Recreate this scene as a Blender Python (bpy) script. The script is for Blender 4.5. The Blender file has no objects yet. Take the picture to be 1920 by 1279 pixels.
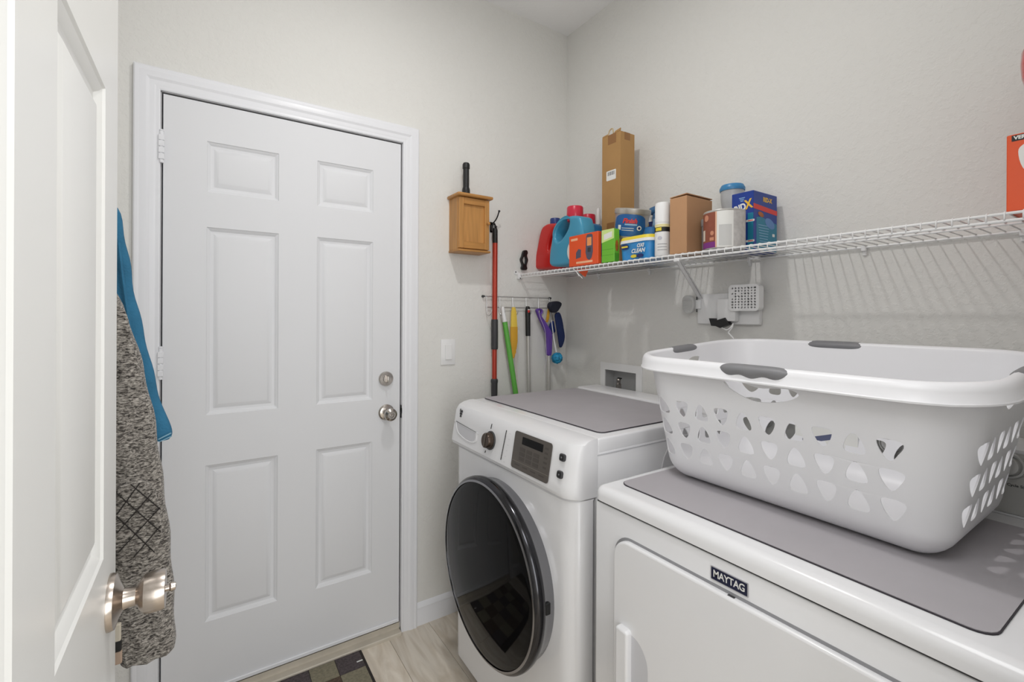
import bpy, bmesh, math, random
from mathutils import Vector, Matrix
random.seed(7)
S = bpy.context.scene
COL = S.collection
PI = math.pi

# ------------------------------------------------------------------ camera, world, lights, exposure
CAM = Vector((-1.605, -1.907, 1.345)); YAW = math.radians(33.45); ROLL = math.radians(0.26); F = 870.0; HY = 592.0
cd = bpy.data.cameras.new('camera'); cam = bpy.data.objects.new('camera', cd); COL.objects.link(cam)
cd.sensor_width = 36.0; cd.lens = F / 1920 * 36; cd.clip_start = 0.02; cd.clip_end = 50
cd.shift_x = 0.0; cd.shift_y = -(639.5 - HY) / 1920
cam.matrix_world = Matrix.Translation(CAM) @ Matrix.Rotation(-YAW, 4, 'Z') @ Matrix.Rotation(PI / 2, 4, 'X') @ Matrix.Rotation(ROLL, 4, 'Z')
S.camera = cam
W = bpy.data.worlds.new('world'); S.world = W; W.use_nodes = True
W.node_tree.nodes['Background'].inputs[0].default_value = (0.9, 0.95, 1.0, 1)
W.node_tree.nodes['Background'].inputs[1].default_value = 0.4

def area(name, loc, size, power, target, color=(1, 1, 1), shape='DISK', spread=180):
    l = bpy.data.lights.new(name, 'AREA'); l.shape = shape; l.size = size; l.energy = power; l.color = color
    l.spread = math.radians(spread)
    o = bpy.data.objects.new(name, l); COL.objects.link(o); o.location = loc
    d = Vector(target) - Vector(loc); o.rotation_euler = d.to_track_quat('-Z', 'Y').to_euler()
    return o
area('ceiling_lamp_light', (-1.10, -0.98, 2.775), 0.10, 8.2, (-1.10, -0.98, 0), (1.0, 0.985, 0.97))
area('hall_fill_light', (-1.2, -3.40, 1.1), 1.8, 34.0, (-1.0, 0, 0.6), (0.97, 0.985, 1.0), shape='SQUARE')  # added soft fill panel in the hall; there is no window here
area('front_fill_light', (-1.22, -1.72, 1.80), 0.45, 2.6, (-0.80, -0.5, 0.2), (0.985, 0.99, 1.0))  # added unseen fill lamp, evens out the lower walls and machine fronts
area('upward_fill_light', (-1.20, -1.70, 2.05), 0.35, 2.3, (-1.05, -1.20, 2.84), (0.985, 0.99, 1.0))  # added unseen fill lamp aimed up to brighten the ceiling
S.view_settings.view_transform = 'Standard'
try: S.view_settings.look = 'None'
except Exception: pass
S.view_settings.gamma = 1.0; S.view_settings.use_curve_mapping = False
S.view_settings.exposure = 0.0

# ------------------------------------------------------------------ helpers
_v = Vector((math.sin(YAW), math.cos(YAW), 0)); _r = Vector((math.cos(YAW), -math.sin(YAW), 0)); _u = Vector((0, 0, 1))
def P(px, py, ax, val):
    """point of the room on the plane axis=val that is seen at that place of the photograph"""
    a = px - 960; b = py - HY; c = math.cos(ROLL); s = math.sin(ROLL)
    d = ((a * c + b * s) / F) * _r + _v - ((-a * s + b * c) / F) * _u
    return CAM + d * ((val - CAM[ax]) / d[ax])
X, Y, Z = 0, 1, 2

def lin(c):
    return tuple(((x / 255) / 12.92 if x / 255 <= 0.04045 else ((x / 255 + 0.055) / 1.055) ** 2.4) for x in c)
MATS = {}
def mat(name, rgb, rough=0.5, metal=0.0, bump=0.0, bscale=200, var=0.03, vscale=6, spec=0.5, coat=0.0, trans=0.0, sss=0.0, alpha=1.0, stretch=None, mode='noise'):
    if name in MATS: return MATS[name]
    m = bpy.data.materials.new(name); m.use_nodes = True; nt = m.node_tree; N = nt.nodes; Lk = nt.links
    b = N['Principled BSDF']; col = lin(rgb)
    b.inputs['Roughness'].default_value = rough; b.inputs['Metallic'].default_value = metal
    b.inputs['Specular IOR Level'].default_value = spec; b.inputs['Coat Weight'].default_value = coat
    b.inputs['Transmission Weight'].default_value = trans; b.inputs['Alpha'].default_value = alpha
    if sss: b.inputs['Subsurface Weight'].default_value = sss; b.inputs['Subsurface Scale'].default_value = 0.01
    tc = N.new('ShaderNodeTexCoord'); src = tc.outputs['Object']
    if stretch:
        mp = N.new('ShaderNodeMapping'); mp.inputs['Scale'].default_value = stretch; Lk.new(src, mp.inputs[0]); src = mp.outputs[0]
    n = N.new('ShaderNodeTexNoise'); n.inputs['Scale'].default_value = vscale; n.inputs['Detail'].default_value = 3
    Lk.new(src, n.inputs['Vector'])
    r = N.new('ShaderNodeValToRGB'); lo = [max(0, x * (1 - var)) for x in col]; hi = [min(1, x * (1 + var)) for x in col]
    r.color_ramp.elements[0].position = .3; r.color_ramp.elements[1].position = .7
    r.color_ramp.elements[0].color = (*lo, 1); r.color_ramp.elements[1].color = (*hi, 1)
    Lk.new(n.outputs['Fac'], r.inputs[0]); Lk.new(r.outputs[0], b.inputs['Base Color'])
    if bump:
        n2 = N.new('ShaderNodeTexNoise'); n2.inputs['Scale'].default_value = bscale; n2.inputs['Detail'].default_value = 3
        Lk.new(src, n2.inputs['Vector'])
        bp = N.new('ShaderNodeBump'); bp.inputs['Strength'].default_value = 1.0; bp.inputs['Distance'].default_value = bump
        Lk.new(n2.outputs['Fac'], bp.inputs['Height']); Lk.new(bp.outputs[0], b.inputs['Normal'])
    MATS[name] = m
    return m

def wall_mat():
    m = mat('wall_paint', (230, 229, 225), 0.75, var=0.012, vscale=1.5)
    nt = m.node_tree; N = nt.nodes; Lk = nt.links; b = N['Principled BSDF']
    tc = N.new('ShaderNodeTexCoord')
    n1 = N.new('ShaderNodeTexNoise'); n1.inputs['Scale'].default_value = 45; n1.inputs['Detail'].default_value = 4; n1.inputs['Roughness'].default_value = .6
    r = N.new('ShaderNodeValToRGB'); r.color_ramp.elements[0].position = .47; r.color_ramp.elements[1].position = .58
    n2 = N.new('ShaderNodeTexNoise'); n2.inputs['Scale'].default_value = 160
    mx = N.new('ShaderNodeMath'); mx.operation = 'MULTIPLY_ADD'; mx.inputs[1].default_value = .25
    for n in (n1, n2): Lk.new(tc.outputs['Object'], n.inputs['Vector'])
    Lk.new(n1.outputs['Fac'], r.inputs[0]); Lk.new(n2.outputs['Fac'], mx.inputs[0]); Lk.new(r.outputs[0], mx.inputs[2])
    bp = N.new('ShaderNodeBump'); bp.inputs['Distance'].default_value = 0.0006; bp.inputs['Strength'].default_value = 0.8
    Lk.new(mx.outputs[0], bp.inputs['Height']); Lk.new(bp.outputs[0], b.inputs['Normal'])
    return m

def rootloc(p):
    while p.parent: p = p.parent
    return Vector(p.location)
def tag(o, label=None, cat=None, group=None, kind=None):
    if label: o['label'] = label
    if cat: o['category'] = cat
    if group: o['group'] = group
    if kind: o['kind'] = kind
    return o
def thing(name, loc, label, cat, group=None):
    o = bpy.data.objects.new(name, None); COL.objects.link(o); o.location = loc; o.empty_display_size = .05
    return tag(o, label, cat, group)
def fin(name, me, m, parent=None, at=None, smooth=True, ang=35, label=None):
    if smooth:
        for p in me.polygons: p.use_smooth = True
        me.set_sharp_from_angle(angle=math.radians(ang))
    o = bpy.data.objects.new(name, me); COL.objects.link(o)
    for k in (m if isinstance(m, (list, tuple)) else [m]): me.materials.append(k)
    if parent is not None:
        me.transform(Matrix.Translation(-rootloc(parent))); o.parent = parent
    elif at is not None:
        me.transform(Matrix.Translation(-Vector(at))); o.location = at
    if label: o['label'] = label
    return o
def obj(name, bm, m, parent=None, at=None, smooth=True, ang=35, label=None):
    bmesh.ops.recalc_face_normals(bm, faces=bm.faces)
    me = bpy.data.meshes.new(name); bm.to_mesh(me); bm.free()
    return fin(name, me, m, parent, at, smooth, ang, label)
def struct(name, bm, m, smooth=False):
    o = obj(name, bm, m, smooth=smooth); o['kind'] = 'structure'; return o

def BM(): return bmesh.new()
def box(bm, x0, x1, y0, y1, z0, z1, bev=0, seg=2, M=None, edges=None):
    t = bmesh.new(); bmesh.ops.create_cube(t, size=1)
    for v in t.verts:
        v.co = Vector(((x0 + x1) / 2 + v.co.x * (x1 - x0), (y0 + y1) / 2 + v.co.y * (y1 - y0), (z0 + z1) / 2 + v.co.z * (z1 - z0)))
    if bev:
        es = [e for e in t.edges if (edges is None or edges(e))]
        bmesh.ops.bevel(t, geom=es, offset=bev, segments=seg, profile=.5, affect='EDGES')
    merge(bm, t, M)
def merge(bm, t, M=None):
    if M is not None: bmesh.ops.transform(t, matrix=M, verts=t.verts)
    me = bpy.data.meshes.new('t'); t.to_mesh(me); t.free(); bm.from_mesh(me); bpy.data.meshes.remove(me)
def lathe(bm, prof, M, n=40, cap=True):
    """prof: (radius, height) along local z"""
    rings = []
    for r, h in prof:
        if r < 1e-6: rings.append([bm.verts.new(M @ Vector((0, 0, h)))])
        else: rings.append([bm.verts.new(M @ Vector((r * math.cos(2 * PI * i / n), r * math.sin(2 * PI * i / n), h))) for i in range(n)])
    for a, b in zip(rings, rings[1:]):
        for i in range(n):
            j = (i + 1) % n
            if len(a) == 1 and len(b) == 1: continue
            if len(a) == 1: bm.faces.new((a[0], b[i], b[j]))
            elif len(b) == 1: bm.faces.new((a[i], a[j], b[0]))
            else: bm.faces.new((a[i], a[j], b[j], b[i]))
    if cap:
        for R in (rings[0], rings[-1]):
            if len(R) > 2: bm.faces.new(R)
def T(x, y, z): return Matrix.Translation((x, y, z))
def frame(o, U, V):
    U = Vector(U).normalized(); V = Vector(V).normalized(); Nn = U.cross(V)
    M = Matrix((U, V, Nn)).transposed().to_4x4(); M.translation = Vector(o); return M
def FX(x, y, z): return frame((x, y, z), (0, -1, 0), (0, 0, 1))       # face looking to -x
def FY(x, y, z): return frame((x, y, z), (1, 0, 0), (0, 0, 1))        # face looking to -y
def AX(o, d):                                                         # local z along d
    q = Vector(d).to_track_quat('Z', 'Y'); return Matrix.Translation(Vector(o)) @ q.to_matrix().to_4x4()
def tube(bm, pts, r, n=8, cap=True):
    pts = [Vector(p) for p in pts]; rs = r if isinstance(r, (list, tuple)) else [r] * len(pts)
    prev = None; rings = []; up = None
    for i, p in enumerate(pts):
        d = (pts[min(i + 1, len(pts) - 1)] - pts[max(i - 1, 0)]).normalized()
        if up is None:
            up = Vector((0, 0, 1)) if abs(d.z) < .9 else Vector((1, 0, 0))
        a = d.cross(up).normalized(); b = a.cross(d).normalized(); up = b
        rings.append([bm.verts.new(p + rs[i] * (math.cos(2 * PI * k / n) * a + math.sin(2 * PI * k / n) * b)) for k in range(n)])
    for A, B in zip(rings, rings[1:]):
        for k in range(n): bm.faces.new((A[k], A[(k + 1) % n], B[(k + 1) % n], B[k]))
    if cap: bm.faces.new(rings[0]); bm.faces.new(rings[-1])
def spl(pts, n=6, closed=False):
    """Catmull-Rom through the points"""
    P_ = [Vector(p) for p in pts]; L = len(P_); out = []
    rng = L if closed else L - 1
    for i in range(rng):
        g = (lambda k: P_[k % L]) if closed else (lambda k: P_[max(0, min(L - 1, k))])
        a, b, c, d = g(i - 1), g(i), g(i + 1), g(i + 2)
        for k in range(n):
            t = k / n
            out.append(.5 * ((2 * b) + (c - a) * t + (2 * a - 5 * b + 4 * c - d) * t * t + (3 * b - a - 3 * c + d) * t ** 3))
    if not closed: out.append(P_[-1])
    return out
def curve_mesh(loops, half=0.0, bevel=0.0, res=3):
    cu = bpy.data.curves.new('c', 'CURVE'); cu.dimensions = '2D'; cu.fill_mode = 'BOTH'
    cu.extrude = half; cu.bevel_depth = bevel; cu.bevel_resolution = res; cu.offset = -bevel
    for lp in loops:
        s = cu.splines.new('POLY'); s.points.add(len(lp) - 1)
        for q, p in zip(s.points, lp): q.co = (p[0], p[1], 0, 1)
        s.use_cyclic_u = True
    o = bpy.data.objects.new('c', cu); COL.objects.link(o)
    dg = bpy.context.evaluated_depsgraph_get(); me = bpy.data.meshes.new_from_object(o.evaluated_get(dg))
    bpy.data.objects.remove(o); bpy.data.curves.remove(cu)
    return me
def solid(name, loops, M, half, bevel, m, parent=None, at=None, ang=50, label=None):
    me = curve_mesh(loops, half, bevel); me.materials.clear(); me.transform(M)
    b = bmesh.new(); b.from_mesh(me); bmesh.ops.remove_doubles(b, verts=b.verts, dist=1e-5); b.to_mesh(me); b.free()
    return fin(name, me, m, parent, at, True, ang, label)
def text(name, body, size, M, m, parent, thick=0.0002, bold=0.0, align='CENTER', sx=1.0, shear=0.0, space=1.0, label=None):
    cu = bpy.data.curves.new('t', 'FONT'); cu.body = body; cu.size = size; cu.align_x = align; cu.align_y = 'CENTER'
    cu.extrude = thick; cu.offset = bold; cu.shear = shear; cu.space_character = space; cu.resolution_u = 3; cu.space_line = .8
    o = bpy.data.objects.new('t', cu); COL.objects.link(o)
    dg = bpy.context.evaluated_depsgraph_get(); me = bpy.data.meshes.new_from_object(o.evaluated_get(dg))
    bpy.data.objects.remove(o); bpy.data.curves.remove(cu)
    me.materials.clear(); me.transform(M @ Matrix.Diagonal((sx, 1, 1, 1)))
    return fin(name, me, m, parent, smooth=False, label=label)
def rrect(w, h, r, n=5, cx=0, cy=0):
    out = []
    for qx, qy, a0 in ((1, 1, 0), (-1, 1, 90), (-1, -1, 180), (1, -1, 270)):
        for k in range(n + 1):
            a = math.radians(a0 + 90 * k / n)
            out.append((cx + qx * (w / 2 - r) + r * math.cos(a), cy + qy * (h / 2 - r) + r * math.sin(a)))
    return out
def ell(w, h, n=24, cx=0, cy=0, rot=0):
    return [(cx + w / 2 * math.cos(t) * math.cos(rot) - h / 2 * math.sin(t) * math.sin(rot), cy + w / 2 * math.cos(t) * math.sin(rot) + h / 2 * math.sin(t) * math.cos(rot)) for t in [2 * PI * i / n for i in range(n)]]
def patch(name, loop, M, m, parent, t=0.0004, label=None, lift=0.0):
    """thin printed patch lying on a face"""
    bm = BM(); a = [bm.verts.new(M @ Vector((p[0], p[1], lift))) for p in loop]; b = [bm.verts.new(M @ Vector((p[0], p[1], lift + t))) for p in loop]
    bm.faces.new(b)
    for i in range(len(a)):
        j = (i + 1) % len(a); bm.faces.new((a[i], a[j], b[j], b[i]))
    return obj(name, bm, m, parent, smooth=False, label=label)
def rect(w, h, cx=0, cy=0): return [(cx - w / 2, cy - h / 2), (cx + w / 2, cy - h / 2), (cx + w / 2, cy + h / 2), (cx - w / 2, cy + h / 2)]

# ------------------------------------------------------------------ materials
M_wall = wall_mat()
M_ceil = mat('ceiling_paint', (249, 249, 249), 0.8, bump=0.0008, bscale=60, var=.01)
M_trim = mat('trim_paint', (238, 239, 243), 0.35, var=.01, vscale=3)
M_door = mat('door_paint', (230, 231, 234), 0.60, var=.008, vscale=2)
M_ndoor = mat('near_door_paint', (236, 236, 233), 0.30, var=.012, vscale=2)
M_enamel = mat('white_enamel', (240, 240, 242), 0.22, var=.006, vscale=2, coat=.3)
M_enamel2 = mat('white_plastic_panel', (238, 238, 240), 0.32, var=.006)
M_bplast = mat('basket_plastic', (243, 243, 246), 0.35, var=.008)
M_gray = mat('grip_grey', (128, 128, 131), 0.45, var=.03, vscale=20)
M_mat = mat('mat_grey', (178, 174, 178), 0.85, bump=.0002, bscale=900, var=.03, vscale=8)
M_edge = mat('mat_edge', (62, 58, 64), 0.8)
M_glass = mat('dark_glass', (12, 12, 13), 0.05, spec=.14, var=.02)
M_chrome = mat('door_chrome', (150, 150, 153), 0.16, 1.0, var=.03)
M_dchrome = mat('dark_chrome', (70, 70, 73), 0.15, 1.0)
M_nickel = mat('satin_nickel', (190, 184, 178), 0.22, 1.0, var=.03)
M_nickel2 = mat('brushed_rose_nickel', (190, 180, 171), 0.26, 1.0, var=.04, stretch=(1, 1, 60), vscale=10)
M_black = mat('black_plastic', (22, 22, 23), 0.45, var=.05)
M_dgray = mat('dark_grey_plastic', (58, 58, 60), 0.5, var=.05)
M_panel = mat('control_panel_brown', (92, 86, 80), 0.35, .3, var=.04)
M_wire = mat('white_wire', (238, 238, 238), 0.3, var=.01)
M_white = mat('white_paint', (240, 240, 240), 0.4, var=.01)
M_card = mat('cardboard', (178, 138, 88), 0.85, bump=.0002, bscale=300, var=.05, vscale=10)
M_card2 = mat('cardboard_pinkish', (190, 146, 108), 0.85, bump=.0002, bscale=300, var=.04, vscale=10)
M_tape = mat('packing_tape', (148, 104, 60), 0.35, var=.05)
M_red = mat('red_plastic', (212, 38, 34), 0.28, var=.03)
M_cap = mat('magenta_red_cap', (206, 40, 66), 0.3, var=.03)
M_blue = mat('jug_blue', (72, 156, 190), 0.28, var=.04)
M_blue2 = mat('jug_blue_dark', (36, 118, 172), 0.3, var=.04)
M_navy = mat('navy', (26, 42, 104), 0.4, var=.06)
M_orange = mat('box_orange', (236, 88, 40), 0.45, var=.03)
M_green = mat('box_green', (112, 190, 52), 0.45, var=.03)
M_lab = mat('label_white', (236, 236, 232), 0.5, var=.02)
M_lime = mat('label_lime', (214, 236, 150), 0.5)
M_yel = mat('label_yellow', (238, 214, 60), 0.45)
M_ink = mat('ink_black', (24, 24, 26), 0.5)
M_redink = mat('ink_red', (222, 60, 52), 0.45)
M_silver = mat('tub_silver', (176, 172, 168), 0.3, .6, var=.04)
M_purple = mat('purple_plastic', (98, 62, 158), 0.35, var=.04)

# ------------------------------------------------------------------ room shell
H = 2.837; XL = -2.05; YF = -1.84; HB = -3.5
bm = BM(); box(bm, XL - .1, .1, HB - .1, .12, -.06, -.008); floor = struct('floor', bm, mat('subfloor', (120, 112, 100), .8))
bm = BM(); box(bm, XL - .1, .1, HB - .1, .12, H, H + .08); struct('ceiling', bm, M_ceil)
DX0, DX1, DZ = -1.724, -0.914, 2.072
bm = BM()
box(bm, XL - .1, DX0 - .008, 0, .12, 0, H); box(bm, DX1 + .006, .1, 0, .12, 0, H); box(bm, DX0 - .008, DX1 + .006, 0, .12, DZ + .006, H)
struct('wall_back', bm, M_wall)
# right wall, with the opening of the recessed washer box
WB = (-.507, -.277, 0.985, 1.105)
bm = BM()
box(bm, 0, .1, HB, WB[0], 0, H); box(bm, 0, .1, WB[1], .12, 0, H); box(bm, 0, .1, WB[0], WB[1], 0, WB[2]); box(bm, 0, .1, WB[0], WB[1], WB[3], H)
struct('wall_right', bm, M_wall)
bm = BM(); box(bm, XL - .1, XL, HB, 0, 0, H); struct('wall_left', bm, M_wall)
OX0, OX1 = -1.755, -0.975
bm = BM(); box(bm, XL, OX0, YF - .115, YF, 0, H); box(bm, OX1, 0, YF - .115, YF, 0, H); box(bm, OX0, OX1, YF - .115, YF, 2.06, H)
struct('wall_front', bm, M_wall)
bm = BM(); box(bm, XL, 0, HB - .1, HB, 0, H); struct('wall_hall', bm, M_wall)

def plank_mat():
    m = mat('oak_plank', (232, 223, 209), 0.5, var=.08, vscale=3, stretch=(9, .8, 1), bump=.0002, bscale=60)
    nt = m.node_tree; N = nt.nodes; Lk = nt.links; b = N['Principled BSDF']
    oi = N.new('ShaderNodeObjectInfo'); hs = N.new('ShaderNodeHueSaturation')
    mr = N.new('ShaderNodeMapRange'); mr.inputs[3].default_value = .86; mr.inputs[4].default_value = 1.08
    src = b.inputs['Base Color'].links[0].from_socket
    # wandering dark grain
    tc = N.new('ShaderNodeTexCoord'); mp = N.new('ShaderNodeMapping'); mp.inputs['Scale'].default_value = (2.2, .45, 1); Lk.new(tc.outputs['Object'], mp.inputs[0])
    ad = N.new('ShaderNodeVectorMath'); ad.operation = 'ADD'; Lk.new(mp.outputs[0], ad.inputs[0]); Lk.new(oi.outputs['Random'], ad.inputs[1])
    nz = N.new('ShaderNodeTexNoise'); nz.inputs['Scale'].default_value = 7; nz.inputs['Detail'].default_value = 6; nz.inputs['Distortion'].default_value = 1.6; Lk.new(ad.outputs[0], nz.inputs['Vector'])
    rp = N.new('ShaderNodeValToRGB'); rp.color_ramp.elements[0].position = .35; rp.color_ramp.elements[0].color = (.80, .76, .71, 1); rp.color_ramp.elements[1].position = .6; rp.color_ramp.elements[1].color = (1, 1, 1, 1)
    Lk.new(nz.outputs['Fac'], rp.inputs[0])
    mx = N.new('ShaderNodeMix'); mx.data_type = 'RGBA'; mx.blend_type = 'MULTIPLY'; mx.inputs[0].default_value = 1
    Lk.new(src, mx.inputs[6]); Lk.new(rp.outputs[0], mx.inputs[7])
    Lk.new(oi.outputs['Random'], mr.inputs[0]); Lk.new(mr.outputs[0], hs.inputs['Value']); Lk.new(mx.outputs[2], hs.inputs['Color']); Lk.new(hs.outputs[0], b.inputs['Base Color'])
    return m
M_plank = plank_mat()
bm = BM(); box(bm, -.0895, .0895, -.5995, .5995, -.008, 0, .0012, 1)
pme = bpy.data.meshes.new('plank'); bm.to_mesh(pme); bm.free(); pme.materials.append(M_plank)
for i in range(11):
    px = -.964 + .09 - .18 * (i - 5)
    off = [0.0, .43, .81, .22, .62, .10, .9][i % 7]
    for k in range(4):
        cy = -.6 - 1.2 * k + off
        if cy > .55 or px < XL or px > 0: continue
        o = bpy.data.objects.new('plank', pme); COL.objects.link(o); o.parent = floor; o.location = (px, min(cy, -.55) if cy > -.55 and False else cy, 0)
        if cy + .6 > 0:      # cut the board at the wall
            m2 = pme.copy()
            for v in m2.vertices: v.co.y = min(v.co.y, -cy - .001)
            o.data = m2

# baseboards
def baseboard(name, p0, p1, n):
    prof = [(0, 0), (.013, 0), (.013, .062), (.011, .070), (.012, .076), (.008, .086), (.004, .092), (0, .095)]
    bm = BM(); p0 = Vector(p0); p1 = Vector(p1); n = Vector(n)
    a = [bm.verts.new(p0 + n * q[0] + Vector((0, 0, q[1]))) for q in prof]; b = [bm.verts.new(p1 + n * q[0] + Vector((0, 0, q[1]))) for q in prof]
    for i in range(len(prof)): j = (i + 1) % len(prof); bm.faces.new((a[i], a[j], b[j], b[i]))
    bm.faces.new(a); bm.faces.new(b); o = obj(name, bm, M_trim, ang=25); o['kind'] = 'structure'
baseboard('baseboard_back', (-.838, 0, 0), (0, 0, 0), (0, -1, 0))
baseboard('baseboard_back', (XL, 0, 0), (-1.80, 0, 0), (0, -1, 0))
baseboard('baseboard_right', (0, -.013, 0), (0, YF, 0), (-1, 0, 0))
baseboard('baseboard_left', (XL, -.013, 0), (XL, YF, 0), (1, 0, 0))

# door casing, mitred colonial profile
def casing(name, x0, x1, zt, w, y, n, z0=0):
    prof = [(0, 0), (0, .010), (.004, .012), (.012, .011), (.018, .013), (.028, .0135), (.036, .0175), (.046, .0185), (.054, .017), (.060, .0185), (w - .004, .0185), (w, .0155), (w, 0)]
    bm = BM(); L = []
    for q, d in prof:
        L.append([bm.verts.new((x, y + n * d, z)) for x, z in ((x0 - q, z0), (x0 - q, zt + q), (x1 + q, zt + q), (x1 + q, z0))])
    for a, b in zip(L, L[1:]):
        for i in range(3): bm.faces.new((a[i], a[i + 1], b[i + 1], b[i]))
    bm.faces.new([r[0] for r in L]); bm.faces.new([r[3] for r in L]); a, b = L[0], L[-1]
    for i in range(3): bm.faces.new((a[i], a[i + 1], b[i + 1], b[i]))
    o = obj(name, bm, M_trim, ang=20); o['kind'] = 'structure'; return o
cas = casing('trim_1', DX0 - .006, DX1 + .006, DZ + .005, .069, 0, -1)
bm = BM()   # jamb lining and stop behind the slab
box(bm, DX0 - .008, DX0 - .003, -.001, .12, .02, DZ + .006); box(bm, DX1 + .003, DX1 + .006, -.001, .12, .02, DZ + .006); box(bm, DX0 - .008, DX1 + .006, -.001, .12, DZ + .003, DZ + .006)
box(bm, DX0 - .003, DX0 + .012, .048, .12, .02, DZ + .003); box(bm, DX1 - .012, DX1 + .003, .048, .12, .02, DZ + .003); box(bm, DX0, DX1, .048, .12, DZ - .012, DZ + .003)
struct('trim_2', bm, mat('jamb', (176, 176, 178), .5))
casing('trim_3', OX0, OX1, 2.06, .06, YF, 1)
bm = BM(); box(bm, OX0 - .001, OX0 + .004, YF - .116, YF + .001, 0, 2.06); box(bm, OX1 - .004, OX1 + .001, YF - .116, YF + .001, 0, 2.06); box(bm, OX0, OX1, YF - .116, YF + .001, 2.055, 2.061)
struct('trim_4', bm, M_trim)

def panel_door(name, w, z0, z1, th, cols, rows, M, m):
    """face in local xz, looking to -y; raised panels at cols x rows"""
    bm = BM(); xs = sorted({0, w, *[c for q in cols for c in q]}); zs = sorted({z0, z1, *[c for q in rows for c in q]})
    V = {}
    def v(x, y, z):
        k = (round(x, 5), round(y, 5), round(z, 5))
        if k not in V: V[k] = bm.verts.new((x, y, z))
        return V[k]
    rings = [(0, 0), (.002, .003), (.007, .0055), (.011, .0100), (.013, .0108), (.021, .0108), (.034, .0035), (.037, .0028)]
    for i in range(len(xs) - 1):
        for j in range(len(zs) - 1):
            a, b, c, d = xs[i], xs[i + 1], zs[j], zs[j + 1]
            if (a, b) in cols and (c, d) in rows:
                R = [[v(a + q, t, c + q), v(b - q, t, c + q), v(b - q, t, d - q), v(a + q, t, d - q)] for q, t in rings]
                for A, B in zip(R, R[1:]):
                    for k in range(4): bm.faces.new((A[k], A[(k + 1) % 4], B[(k + 1) % 4], B[k]))
                bm.faces.new(R[-1])
            else: bm.faces.new((v(a, 0, c), v(b, 0, c), v(b, 0, d), v(a, 0, d)))
    ed = [e for e in bm.edges if e.is_boundary]
    r = bmesh.ops.extrude_edge_only(bm, edges=ed); vs = [g for g in r['geom'] if isinstance(g, bmesh.types.BMVert)]
    for q in vs: q.co.y += th
    bmesh.ops.contextual_create(bm, geom=[e for e in bm.edges if e.is_boundary])
    bmesh.ops.transform(bm, matrix=M, verts=bm.verts)
    o = obj(name, bm, m, ang=22); o['kind'] = 'structure'; return o
rows_f = [(.287, .825), (.998, 1.645), (1.765, 1.940)]
d1 = panel_door('door_1', DX1 - DX0 - .002, .050, DZ - .002, .04, [(.120, .343), (.476, .692)], rows_f, T(DX0 + .001, .0, 0), M_door)
# door sweep and threshold below it
bm = BM(); box(bm, DX0 + .002, DX1 - .002, -.006, .0, .046, .060, .002, 1); obj('door_sweep', bm, M_trim, d1)
bm = BM(); box(bm, DX0 - .003, DX1 + .003, -.03, .12, -.004, .014, .003, 1); box(bm, DX0 - .003, DX1 + .003, .003, .12, .014, .038)
struct('trim_5', bm, mat('threshold', (206, 198, 184), .5, var=.05, vscale=20))
bm = BM(); box(bm, DX0, DX1, .006, .03, .0382, .048); obj('under_door_shade', bm, M_black, d1)  # black strip put in for the shade of the gap under the door
for z in (1.891, 1.182, .35):
    bm = BM(); lathe(bm, [(.0065, -.051), (.0065, .051)], T(DX0 - .003, -.010, z), 14)
    for k in (-.031, -.010, .011, .031): box(bm, DX0 - .011, DX0 + .005, -.018, -.009, z + k - .0005 - .009, z + k + .0085, .001, 1)
    lathe(bm, [(.005, .051), (.007, .053), (.006, .057), (0, .058)], T(DX0 - .003, -.010, z), 12)
    obj('hinge', bm, M_trim, d1)
def lathe_part(name, prof, o, d, m, parent, n=32, ang=30, label=None):
    bm = BM(); lathe(bm, prof, AX(o, d), n); return obj(name, bm, m, parent, ang=ang, label=label)
kx, kz = P(724, 773, Y, 0).x, P(724, 773, Y, 0).z
k1 = lathe_part('door_knob', [(.033, 0), (.033, .004), (.028, .009), (.015, .012), (.011, .022), (.013, .034), (.022, .042), (.0265, .054), (.025, .064), (.016, .071), (.010, .071), (.009, .067), (0, .067)], (kx, 0, kz), (0, -1, 0), M_nickel, d1)
bm = BM(); box(bm, kx - .006, kx + .006, -.076, -.066, kz - .002, kz + .002, .001, 1); obj('turn_button', bm, M_nickel, k1)
bx, bz = P(723, 710, Y, 0).x, P(723, 710, Y, 0).z
k2 = lathe_part('deadbolt', [(.030, 0), (.030, .010), (.027, .014), (.015, .015), (.014, .018), (0, .018)], (bx, 0, bz), (0, -1, 0), M_nickel, d1)
bm = BM(); box(bm, bx - .003, bx + .003, -.036, -.016, bz - .013, bz + .013, .002, 2); obj('thumb_turn', bm, M_nickel, k2)
bm = BM(); box(bm, DX1 + .001, DX1 + .005, -.006, -.001, kz - .03, kz + .025, .001, 1); box(bm, DX1 + .002, DX1 + .010, -.010, -.005, kz - .010, kz + .012, .002, 1)
obj('strike_plate', bm, M_dchrome, cas)

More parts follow.
